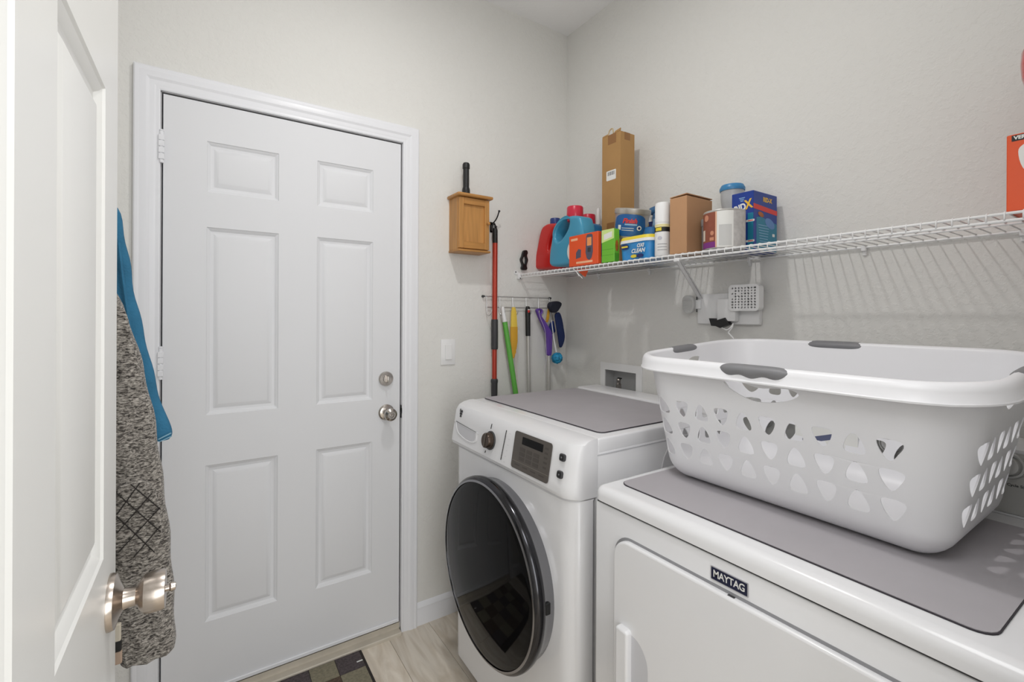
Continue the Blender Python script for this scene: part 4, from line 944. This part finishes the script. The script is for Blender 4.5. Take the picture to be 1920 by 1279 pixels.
# light switch
q = P(839.5, 660, Y, 0); t = thing('light_switch', (q.x, 0, q.z), 'white rocker light switch right of the door', 'light switch')
bm = BM(); box(bm, q.x - .036, q.x + .036, -.006, 0, q.z - .058, q.z + .058, .003, 2); obj('plate', bm, M_white, t)
bm = BM(); box(bm, q.x - .0165, q.x + .0165, -.009, -.004, q.z - .034, q.z + .034, .0015, 1)
for v in bm.verts:
    if v.co.y < -.008 and v.co.z < q.z: v.co.y -= .003
obj('rocker', bm, M_white, t)

# ------------------------------------------------------------------ utility rack with cleaning tools
ry = -.012
t = thing('utensil_rack', (-.31, 0, 1.41), 'silver wire hook rack low on the back wall near the corner', 'rack')
M_rack = mat('rack_steel', (190, 190, 190), .3, .7)
a, b = P(907, 556, Y, ry), P(1032, 559, Y, ry); zt = (a.z + b.z) / 2; xa, xb_ = a.x, b.x; zb = P(970, 577, Y, ry).z
rod('upper_rod', (xa, ry, zt), (xb_, ry, zt), .0022, M_rack, t); rod('lower_rod', (xa + .012, ry, zb), (xb_ - .004, ry, zb), .0022, M_rack, t)
for x in (xa, xb_): lathe_part('wall_mount', [(.006, 0), (.006, .006), (.0045, .016), (0, .018)], (x, 0, zt), (0, -1, 0), M_dgray, t, 14)
for px in (912, 937, 961, 986, 1009, 1030):
    x = P(px, 565, Y, ry).x; bm = BM(); tube(bm, spl([(x, ry, zt + .001), (x, ry - .001, (zt + zb) / 2), (x, ry - .003, zb), (x, ry - .006, zb - .030), (x + .002, ry - .022, zb - .040), (x + .003, ry - .040, zb - .028), (x + .003, ry - .044, zb - .012)], 4), .0018, 6); obj('hook', bm, M_rack, t)
ty = -.045
def W(px, py, yy=ty): return P(px, py, Y, yy)
# green pole
t = thing('green_pole', tuple(W(943, 578)), 'green pole with a white top hanging askew on the rack', 'pole')
a, m_, b = W(942.5, 578, -.045), W(946.5, 604, -.048), W(967, 738, -.063); dn = (b - m_) * (1.30 / (m_.z - b.z) * .98); e = m_ + (b - m_).normalized() * 1.2
bm = BM(); tube(bm, [a, m_ + (a - m_) * .02], [.0085, .0115], 16); bmesh.ops.create_uvsphere(bm, u_segments=14, v_segments=8, radius=.0085, matrix=Matrix.Translation(a)); obj('end_cap', bm, M_white, t)
bm = BM(); tube(bm, [m_, m_ + (b - m_).normalized() * 1.30], .0125, 16); obj('tube', bm, mat('tube_green', (98, 178, 72), .4, var=.03), t)
# yellow duster strap
t = thing('yellow_strap', tuple(W(964, 577)), 'flat yellow strap with white strings hanging on the rack', 'strap')
def ribbon(name, st, m, parent, th=.006, yy=ty, nseg=1):
    bm = BM(); F_ = []; B_ = []
    for l, r_, yv in st:
        a = W(l[0], l[1], yv); b = W(r_[0], r_[1], yv); c = (a + b) / 2
        F_.append([bm.verts.new(a), bm.verts.new(c + Vector((0, -th * .6, 0))), bm.verts.new(b)]); B_.append([bm.verts.new(a + Vector((0, th, 0))), bm.verts.new(c + Vector((0, th, 0))), bm.verts.new(b + Vector((0, th, 0)))])
    for A, B in ((F_[i], F_[i + 1]) for i in range(len(F_) - 1)):
        for k in range(2): bm.faces.new((A[k], A[k + 1], B[k + 1], B[k]))
    for A, B in ((B_[i], B_[i + 1]) for i in range(len(F_) - 1)):
        for k in range(2): bm.faces.new((A[k], B[k], B[k + 1], A[k + 1]))
    for i in range(len(F_) - 1):
        bm.faces.new((F_[i][0], F_[i + 1][0], B_[i + 1][0], B_[i][0])); bm.faces.new((F_[i][2], B_[i][2], B_[i + 1][2], F_[i + 1][2]))
    for A, B in ((F_[0], B_[0]), (F_[-1], B_[-1])):
        bm.faces.new((A[0], A[1], B[1], B[0])); bm.faces.new((A[1], A[2], B[2], B[1]))
    return obj(name, bm, m, parent, ang=60)
ribbon('upper_strap', [((961, 576), (966, 576), ty), ((959.5, 585), (968.5, 585), ty), ((958.5, 613), (970, 613), ty)], mat('strap_yellow', (240, 206, 84), .6), t)
ribbon('lower_strap', [((958, 613), (970.5, 613), ty), ((958, 640), (970.5, 640), ty), ((960.5, 665), (968, 660), ty), ((962, 672), (964, 672), ty)], mat('strap_ochre', (222, 168, 52), .6, bump=.0005, bscale=300), t)
for k, (a, b) in enumerate((((963, 668), (966, 712)), ((966, 662), (970, 738)), ((968, 655), (972, 736)))):
    bm = BM(); tube(bm, spl([W(*a), W((a[0] + b[0]) / 2 - 1, (a[1] + b[1]) / 2), W(*b)], 4), .0014, 6); obj('string', bm, mat('string_white', (226, 214, 206), .8), t)
# black handle with silver pole
t = thing('black_handle_pole', tuple(W(990, 575)), 'silver pole with a black handle and red emblem on the rack', 'pole')
a, b, c = W(989.5, 574), W(990, 630), W(991.5, 735); dv = (c - b).normalized(); e = b + dv * ((b.z - .05) / -dv.z)
bm = BM(); tube(bm, [a + Vector((0, 0, -.001)), a + (b - a) * .06, a + (b - a) * .2, b], [.007, .0115, .0130, .0118], 18); obj('handle', bm, M_black, t)
rod('pole', b, e, .0092, mat('pole_silver', (196, 194, 190), .35, .45, var=.03), t, 18)
q = W(991, 583, ty - .0125); em = patch('emblem', ell(.012, .018, 18), FY(q.x, q.y - .0012, q.z), M_redink, t, .001); patch('emblem_ring', ell(.014, .005, 14, 0, .006), FY(q.x, q.y - .0022, q.z), M_lab, em)
# purple handle
t = thing('purple_handle_pole', tuple(W(1012, 580)), 'silver pole with a bent purple handle hanging on the rack', 'pole')
def woutl(pxs, yy, n=4): return [(p.x, p.y) for p in spl([(W(a, b, yy).x, W(a, b, yy).z, 0) for a, b in pxs], n, True)]
zq = lambda a: [(890 + p[0] / 6.09, 540 + p[1] / 6.09) for p in a]
solid('handle', [woutl(zq([(700, 260), (712, 238), (740, 234), (768, 250), (770, 285), (755, 315), (800, 385), (850, 465), (875, 520), (876, 600), (868, 760), (822, 760), (820, 600), (808, 520), (770, 430), (725, 330)]), ty), woutl(zq([(722, 262), (745, 252), (752, 275), (738, 292), (724, 285)]), ty, 3)], frame((0, ty, 0), (1, 0, 0), (0, 0, 1)), .005, .005, M_purple, t, ang=60)
a = W(*zq([(845, 755)])[0]); b = W(*zq([(845, 1160)])[0]); dv = (b - a).normalized(); rod('pole', a, a + dv * ((a.z - .05) / -dv.z), .0100, MATS['pole_silver'], t, 18)
bm = BM(); tube(bm, spl([W(*p, ty - .01) for p in zq([(738, 262), (745, 330), (800, 470), (812, 600), (820, 820), (800, 900), (798, 965)])], 4), .0011, 6); obj('hanging_cord', bm, mat('cord_lilac', (206, 196, 210), .7), t)
# yellow clip, navy brushes, blue scrubber on the last hook
yb = -.055
t = thing('navy_brush', tuple(W(1042, 580, yb)), 'navy blue brush with a dark round end hanging on the last hook', 'brush')
solid('brush_head', [woutl(zq([(842, 215), (850, 175), (880, 158), (935, 152), (972, 168), (978, 195), (955, 240), (925, 275), (885, 282), (860, 250)]), yb)], frame((0, yb, 0), (1, 0, 0), (0, 0, 1)), .008, .007, mat('brush_dark', (24, 28, 44), .7, bump=.001, bscale=300), t, ang=60)
solid('brush_pad', [woutl(zq([(912, 330), (925, 290), (950, 278), (970, 300), (990, 370), (1005, 460), (1018, 560), (1000, 640), (975, 680), (955, 640), (945, 560), (925, 440)]), yb)], frame((0, yb, 0), (1, 0, 0), (0, 0, 1)), .006, .007, mat('brush_navy', (22, 40, 88), .8, bump=.001, bscale=300), t, ang=60)
bm = BM(); tube(bm, spl([W(*p, yb) for p in zq([(930, 270), (905, 310), (915, 400), (960, 690)])], 5), .0035, 8); obj('brush_spine', bm, mat('spine_grey', (150, 146, 140), .5), t)
t = thing('small_navy_pad', tuple(W(1036, 610, yb)), 'small navy pad between the purple handle and the navy brush', 'pad')
solid('pad', [woutl(zq([(850, 470), (865, 410), (890, 378), (908, 395), (918, 440), (915, 490), (890, 525), (868, 520)]), -.030)], frame((0, -.030, 0), (1, 0, 0), (0, 0, 1)), .004, .005, mat('pad_navy', (28, 52, 122), .7, bump=.0006, bscale=300), t, ang=60)
bm = BM(); tube(bm, [W(1037, 600, -.03), W(1032, 575, -.03), W(1030, 566, -.03)], .0012, 6); obj('hanging_cord', bm, M_black, t)
t = thing('yellow_clip', tuple(W(1028, 590, -.025)), 'narrow yellow strip behind the purple handle on the rack', 'strip')
ribbon('strip', [((1028, 578), (1031, 578), -.028), ((1025, 595), (1030, 597), -.028), ((1023.5, 603), (1027, 605), -.028)], mat('strap_ochre', (222, 168, 52), .6), t, .003)
bm = BM(); tube(bm, [W(1029.5, 579, -.026), W(1030, 568, -.020)], .0010, 6); obj('hanging_cord', bm, M_yel, t)
c = W(1044.5, 671.5, yb); t = thing('scrubber', tuple(c), 'turquoise mesh scrubber ball on a white stick beside the purple handle', 'scrubber')
bm = BM(); bmesh.ops.create_icosphere(bm, subdivisions=4, radius=.0275, matrix=Matrix.Translation(c))
for v in bm.verts:
    d = v.co - c; s = 1 + .09 * math.sin(d.x * 420 + d.z * 260) * math.sin(d.z * 380 - d.y * 300) + .05 * math.sin(d.y * 700 + d.x * 500); v.co = c + d * s
obj('mesh_ball', bm, mat('scrub_teal', (34, 150, 196), .6, var=.45, vscale=60, bump=.002, bscale=150), t, ang=80)
bm = BM(); tube(bm, [W(1043, 660, yb), W(1038, 632, yb), W(1034, 600, -.040)], [.0042, .0030, .0018], 10); obj('stick', bm, M_white, t)

# black clip on the shelf end
yc = -.012; t = thing('black_clip', (-.287, yc, ZI), 'small black plastic clip standing at the corner end of the shelf', 'clip')
zc1 = lambda a: [(960 + p[0] / 3.692, 220 + p[1] / 3.692) for p in a]
def couter(pxs, n=4): return [(p.x, p.y) for p in spl([(P(a, b, Y, yc).x, P(a, b, Y, yc).z, 0) for a, b in pxs], n, True)]
solid('clip', [couter(zc1([(72, 935), (80, 922), (100, 922), (106, 940), (100, 960), (108, 990), (98, 1025), (102, 1048), (92, 1058), (70, 1056), (62, 1044), (68, 1020), (57, 985), (66, 960)])), couter(zc1([(84, 962), (94, 985), (84, 1020), (70, 988)]), 3)], frame((0, yc, 0), (1, 0, 0), (0, 0, 1)), .004, .0025, M_black, t, ang=60)

# ------------------------------------------------------------------ outlet cluster on the right wall
t = thing('outlet_extender', (0, -.90, 1.385), 'white multi-outlet box plugged into the right wall under the shelf', 'outlet')
a, b = P(1308, 552, X, -.022), P(1424, 601, X, -.022)
z0_, z1_ = P(1308, 607, X, -.022).z, a.z
bm = BM(); box(bm, -.024, 0, b.y, a.y, z0_, z1_, .004, 2); obj('housing', bm, M_white, t)
a, b = P(1344, 560, X, -.050), P(1379, 603, X, -.050); bm = BM(); box(bm, -.052, -.022, b.y, a.y, b.z, a.z, .006, 2); obj('adapter', bm, M_white, t)
a, b = P(1367, 535, X, -.06), P(1424, 583, X, -.06); fy_, fz_ = (a.y + b.y) / 2, (a.z + b.z) / 2; fw, fh = a.y - b.y, a.z - b.z
t = thing('air_freshener', (-.024, fy_, fz_), 'square white perforated plug-in beneath the shelf, right of the brace', 'plug-in')
bm = BM(); box(bm, -.054, -.024, fy_ - fw * .42, fy_ + fw * .42, fz_ - fh * .42, fz_ + fh * .42, .004, 2); obj('backing', bm, mat('vent_dark', (84, 84, 86), .7), t)
hs = []; rnd = random.Random(3)
for i in range(8):
    for j in range(8):
        w_ = fw * .84 / 8; cx_ = (i - 3.5) * w_; cy_ = (j - 3.5) * fh * .84 / 8
        if rnd.random() < .06: continue
        hs.append([(cx_ + x * math.cos(.0) , cy_ + y) for x, y in ell(w_ * .80 * rnd.uniform(.55, 1.05), fh * .070 * rnd.uniform(.8, 1.2), 8, rot=rnd.choice([-.9, .9, -.5, .5, 0]) + rnd.uniform(-.2, .2))])
solid('perforated_cover', [rrect(fw, fh, .014, 6)] + hs, FX(-.060, fy_, fz_), .0035, .0025 * 0, M_white, t)
bm = BM(); box(bm, -.060, -.030, fy_ - fw * .48, fy_ + fw * .48, fz_ - fh * .48, fz_ + fh * .48, .012, 3, edges=lambda e: abs(e.verts[0].co.x - e.verts[1].co.x) > .001)
bmesh.ops.delete(bm, geom=[f for f in bm.faces if abs(f.normal.x) > .9], context='FACES_ONLY'); obj('side_wall', bm, M_white, t)
t = thing('night_light', (0, -.75, 1.39), 'ribbed oval white night light left of the multi-outlet box', 'night light')
c = P(1288, 571, X, -.05); Mo = FX(-.040, c.y, c.z)
nl = [(p.x, p.y) for p in spl([(-.026, .010, 0), (-.020, .030, 0), (0, .036, 0), (.020, .028, 0), (.027, .006, 0), (.024, -.020, 0), (.010, -.034, 0), (-.010, -.034, 0), (-.022, -.018, 0)], 4, True)]
solid('shade', [nl], Mo, .003, .005, mat('frosted_shade', (214, 214, 212), .4, trans=.15), t, ang=70)
for k in range(7):
    zz = .022 - k * .0075; ww = .019 if abs(k - 3) < 3 else .013; bm = BM(); tube(bm, [Mo @ Vector((-ww, zz, .0078)), Mo @ Vector((0, zz, .0086)), Mo @ Vector((ww, zz, .0078))], .0022, 6); obj('rib', bm, MATS['frosted_shade'], t)
bm = BM(); box(bm, -.032, 0, c.y - .045, c.y - .012, c.z - .018, c.z + .018, .004, 2); obj('base', bm, M_white, t)
yy_ = c.y - .028; bm = BM(); box(bm, -.030, -.026, yy_ - .002, yy_ + .002, c.z - .03, c.z + .03, .001, 1); obj('dark_edge', bm, M_dgray, t)
t = thing('black_plug', tuple(P(1352, 606, X, -.045)), 'black plug with a white looped cord below the multi-outlet box', 'plug')
zk = lambda a: [(1240 + p[0] / 7.104, 480 + p[1] / 7.104) for p in a]
lo = [(-P(a, b, X, -.045).y, P(a, b, X, -.045).z) for a, b in zk([(655, 830), (715, 832), (745, 860), (870, 822), (925, 915), (800, 960), (745, 935), (685, 930)])]
solid('plug', [lo], FX(-.045, 0, 0), .010, .002, M_black, t)
bm = BM(); box(bm, -.040, -.0, P(1352, 606, X, -.045).y - .008, P(1352, 606, X, -.045).y + .008, P(1352, 606, X, -.045).z - .006, P(1352, 606, X, -.045).z + .006, .002, 1); obj('plug_neck', bm, M_dgray, t)
bm = BM(); tube(bm, spl([P(*p, X, -.05) for p in zk([(800, 950), (870, 985), (930, 945), (955, 900), (940, 960), (895, 1020), (925, 1060), (960, 1130)])] + [(-.03, -.93, 1.2), (-.02, -.93, 1.08)], 4), .0024, 8); obj('cord', bm, M_white, t)

# recessed washer outlet box
t = thing('washer_outlet_box', (0, -.39, 1.045), 'white recessed wall box with a water valve, behind the washer', 'wall box')
y0_, y1_, z0_, z1_ = WB
bm = BM(); box(bm, .002, .075, y0_, y0_ + .002, z0_, z1_); box(bm, .002, .075, y1_ - .002, y1_, z0_, z1_); box(bm, .002, .075, y0_, y1_, z0_, z0_ + .002); box(bm, .002, .075, y0_, y1_, z1_ - .002, z1_); box(bm, .073, .075, y0_, y1_, z0_, z1_); obj('recess', bm, mat('recess_white', (205, 205, 205), .5), t, smooth=False)
q1, q2 = P(1134, 692, X, -.006), P(1192, 736, X, -.006); iy1, iy0, iz1, iz0 = q1.y, q2.y, P(1160, 696, X, -.006).z, q2.z
solid('frame', [[(-(iy1 + .030), iz0 - .03), (-(iy0 - .034), iz0 - .03), (-(iy0 - .034), iz1 + .034), (-(iy1 + .030), iz1 + .034)], [(-iy1, iz0), (-iy0, iz0), (-iy0, iz1), (-iy1, iz1)]], FX(-.003, 0, 0), .003, .0, M_white, t)
q = P(1160, 722, X, .025); vt = BM(); lathe(vt, [(.010, -.05), (.010, -.02), (.0125, -.016), (.0125, .004), (.009, .008), (.009, .020), (.011, .024), (.009, .030), (0, .030)], T(.025, q.y, q.z), 20); v1 = obj('valve', vt, M_nickel, t)
bm = BM(); box(bm, .018, .032, q.y - .016, q.y + .004, q.z + .029, q.z + .035, .002, 1); obj('valve_lever', bm, M_dchrome, v1)

# ------------------------------------------------------------------ checked rug
RX1, RYT = -1.080, -.022
t = thing('door_mat', (-1.36, -.25, 0), 'dark mat with brown and olive squares in front of the door', 'rug')
bm = BM(); box(bm, RX1 - .58, RX1, RYT - .43, RYT, 0, .006, .002, 1); obj('backing', bm, mat('rug_border', (52, 46, 44), .95, bump=.001, bscale=400), t)
cols = [mat('rug_charcoal', (84, 76, 78), .95, bump=.002, bscale=500, var=.35, vscale=120), mat('rug_olive', (138, 132, 112), .95, bump=.002, bscale=500, var=.2, vscale=100), mat('rug_brown', (92, 76, 64), .95, bump=.002, bscale=500, var=.3, vscale=120), mat('rug_taupe', (126, 116, 100), .95, bump=.002, bscale=500, var=.2, vscale=100)]
sq = .0935; order = [[0, 1, 0, 3, 2, 1], [1, 2, 3, 0, 1, 2], [2, 3, 0, 1, 2, 0], [0, 1, 2, 3, 0, 1]]
for j in range(4):
    for i in range(6):
        x1 = RX1 - .010 - i * sq; y1 = RYT - .010 - j * sq; bm = BM(); box(bm, x1 - sq + .0008, x1 - .0008, max(y1 - sq, RYT - .42) + .0008, y1 - .0008, .005, .0085, .001, 1); obj('square', bm, cols[order[j][i]], t)
bm = BM(); box(bm, RX1 - .034, RX1 - .012, RYT - .072, RYT - .066, .0085, .0097, .0004, 1); obj('care_tag', bm, M_lab, t)

# ------------------------------------------------------------------ garments on the hooks behind the open door
def cloth_mat(name, kind):
    m = mat(name, (128, 124, 118) if kind == 'heather' else (48, 110, 144), .95, var=.1, vscale=30, bump=.0012, bscale=260)
    nt = m.node_tree; N = nt.nodes; Lk = nt.links; b = N['Principled BSDF']
    b.inputs['Sheen Weight'].default_value = .15 if kind == 'heather' else 0
    tc = N.new('ShaderNodeTexCoord'); mp = N.new('ShaderNodeMapping'); Lk.new(tc.outputs['Object'], mp.inputs[0])
    if kind == 'heather':
        mp.inputs['Scale'].default_value = (150, 150, 400)
        n = N.new('ShaderNodeTexNoise'); n.inputs['Scale'].default_value = 1.0; n.inputs['Detail'].default_value = 4; n.inputs['Roughness'].default_value = .65; n.inputs['Distortion'].default_value = .6; Lk.new(mp.outputs[0], n.inputs['Vector'])
        r = N.new('ShaderNodeValToRGB'); el = r.color_ramp.elements
        el[0].position = .36; el[0].color = (*lin((32, 29, 27)), 1); el[1].position = .66; el[1].color = (*lin((184, 178, 170)), 1)
        e = el.new(.45); e.color = (*lin((92, 87, 82)), 1); e = el.new(.53); e.color = (*lin((140, 135, 128)), 1)
        Lk.new(n.outputs['Fac'], r.inputs[0]); Lk.new(r.outputs[0], b.inputs['Base Color'])
    return m
M_heather = cloth_mat('heather_knit', 'heather'); M_teal = cloth_mat('teal_cotton', 'teal')
def loft(name, st, yc, th, m, parent, n=28, fold=.003, fq=9, flat=2.6, seed=0, lean=0):
    """st: (z, x_left, x_right) top to bottom; closed soft cross-section"""
    zs_ = [s[0] for s in st]; fine = spl([(s[0], s[1], s[2]) for s in st], 6); bm = BM(); R = []
    for i, s in enumerate(fine):
        z, a, b = s; cx_, hw = (a + b) / 2, (b - a) / 2; ring = []
        tt = i / (len(fine) - 1)
        for k in range(n):
            an = 2 * PI * k / n; c_, s_ = math.cos(an), math.sin(an); cc = math.copysign(abs(c_) ** (2 / flat), c_); sn = math.copysign(abs(s_) ** (2 / flat), s_)
            f = fold * (math.sin(cc * fq + z * 14 + seed) + .6 * math.sin(cc * fq * 1.9 - z * 31 + seed * 2)) * (1 - abs(cc) ** 4)
            ring.append(bm.verts.new((cx_ + hw * cc + .0015 * math.sin(z * 60 + seed), yc + lean * tt + th / 2 * sn * (1 if hw > .01 else .5) + (f if sn < 0 else 0), z)))
        R.append(ring)
    for A, B in zip(R, R[1:]):
        for k in range(n): bm.faces.new((A[k], A[(k + 1) % n], B[(k + 1) % n], B[k]))
    bm.faces.new(R[0]); bm.faces.new(R[-1]); return obj(name, bm, m, parent, ang=75)
t = thing('coat_rail', (XL, -.8, 1.66), 'white coat rail on the left wall, hidden behind the open door', 'coat rail')
bm = BM(); box(bm, XL, XL + .018, -1.0, -.60, 1.62, 1.70, .004, 2); obj('board', bm, M_trim, t)
for yy in (-.945, -.86, -.76):
    bm = BM(); tube(bm, spl([(XL + .016, yy, 1.66), (XL + .05, yy, 1.648), (XL + .075, yy, 1.664), (XL + .078, yy, 1.685)], 5), .004, 8); obj('peg', bm, M_nickel, t)
jk = thing('knit_jacket', (-1.86, -.86, 1.55), 'grey heather knit jacket with a quilted elbow patch, hanging behind the open door', 'jacket')
loft('jacket_body', [(1.660, -1.985, -1.955), (1.60, -2.0, -1.90), (1.50, -2.02, -1.80), (1.371, -2.02, -1.731), (1.311, -2.02, -1.728), (1.15, -2.02, -1.735), (1.0, -2.02, -1.760), (.80, -2.02, -1.775)], -.88, .070, M_heather, jk, fold=.006)
loft('sleeve', [(1.42, -1.80, -1.752), (1.371, -1.80, -1.731), (1.353, -1.79, -1.724), (1.311, -1.785, -1.711), (1.249, -1.78, -1.697), (1.153, -1.775, -1.680), (1.045, -1.765, -1.668), (.946, -1.755, -1.658), (.847, -1.745, -1.652), (.775, -1.732, -1.649), (.752, -1.730, -1.649), (.738, -1.728, -1.651)], -.855, .060, M_heather, jk, fold=.003, seed=1)
loft('front_flap', [(1.40, -1.79, -1.748), (1.371, -1.79, -1.731), (1.335, -1.785, -1.713), (1.261, -1.78, -1.700), (1.209, -1.775, -1.694), (1.151, -1.772, -1.710), (1.095, -1.768, -1.731), (1.06, -1.766, -1.745)], -.905, .020, M_heather, jk, fold=.002, seed=2)
# quilted elbow patch: raised pad with stitched diagonals
def onsl(px, py): q = P(px, py, Y, -.895); return (q.x, q.z)
pl = [onsl(*p) for p in ((216, 928), (240, 910), (262, 903), (282, 912), (292, 930), (300, 968), (303, 1000), (296, 1026), (276, 1042), (240, 1048), (216, 1050))]
solid('elbow_patch', [[(p.x, p.y) for p in spl([(a, b, 0) for a, b in pl], 3, True)]], frame((0, -.8855, 0), (1, 0, 0), (0, 0, 1)), .002, .003, M_heather, jk, ang=80)
M_st = mat('stitch_dark', (44, 40, 38), .9)
for a, b in (((219, 925), (302, 998)), ((219, 968), (290, 1036)), ((245, 908), (301, 955)), ((219, 1000), (285, 925)), ((222, 1036), (300, 952)), ((250, 1046), (302, 985)), ((219, 965), (262, 906))):
    q1, q2 = P(*a, Y, -.8915), P(*b, Y, -.8915); bm = BM(); tube(bm, [q1, (q1 + q2) / 2, q2], .0009, 5); obj('stitch_line', bm, M_st, jk)
sh = thing('teal_shirt', (-1.86, -.76, 1.66), 'teal cotton shirt hanging behind the grey knit jacket', 'shirt')
loft('shirt_body', [(1.664, -1.985, -1.955), (1.62, -1.99, -1.90), (1.58, -2.0, -1.80), (1.546, -2.0, -1.746), (1.466, -2.0, -1.730), (1.375, -2.0, -1.717), (1.292, -1.99, -1.701), (1.207, -1.99, -1.685), (1.15, -1.98, -1.671), (1.110, -1.98, -1.660), (1.096, -1.97, -1.664)], -.76, .034, M_teal, sh, fold=.004, fq=26, seed=3)
bm = BM(); a, b = P(321, 812, Y, -.779), P(297, 824, Y, -.779); tube(bm, [a, b], .0012, 6); a, b = P(322, 818, Y, -.779), P(298, 829, Y, -.779); tube(bm, [a, b], .0010, 6); obj('hem_stitching', bm, mat('stitch_light', (140, 180, 200), .8), sh)
bm = BM(); tube(bm, spl([P(222, 455, Y, -.780), P(232, 540, Y, -.781), P(247, 640, Y, -.781), P(262, 720, Y, -.780)], 5), .003, 6); obj('fold', bm, M_teal, sh)
# strap end showing under the knob
t = thing('canvas_strap', (-1.74, -.94, 1.0), 'pale strap end with a dark buckle, just below the near door knob', 'strap')
def wbar(name, p0, p1, wd, m, yy=-.93): 
    a, b = P(*p0, Y, yy), P(*p1, Y, yy); bm = BM(); box(bm, min(a.x, b.x) - wd, max(a.x, b.x) + .0, yy - .004, yy + .004, min(a.z, b.z), max(a.z, b.z), .0015, 1); return obj(name, bm, m, t)
wbar('strap', (225, 1168), (227, 1200), .03, mat('strap_cream', (196, 188, 172), .8)); wbar('buckle', (227, 1199), (228, 1219), .03, M_black); wbar('strap_tip', (228, 1219), (229, 1242), .03, mat('strap_tan', (172, 150, 132), .8))
bm = BM(); tube(bm, [(-1.752, -.930, .885), (-1.80, -.94, 1.30), (-1.974, -.945, 1.664)], .004, 6); obj('hanging_loop', bm, mat('strap_cream', (196, 188, 172), .8), t)
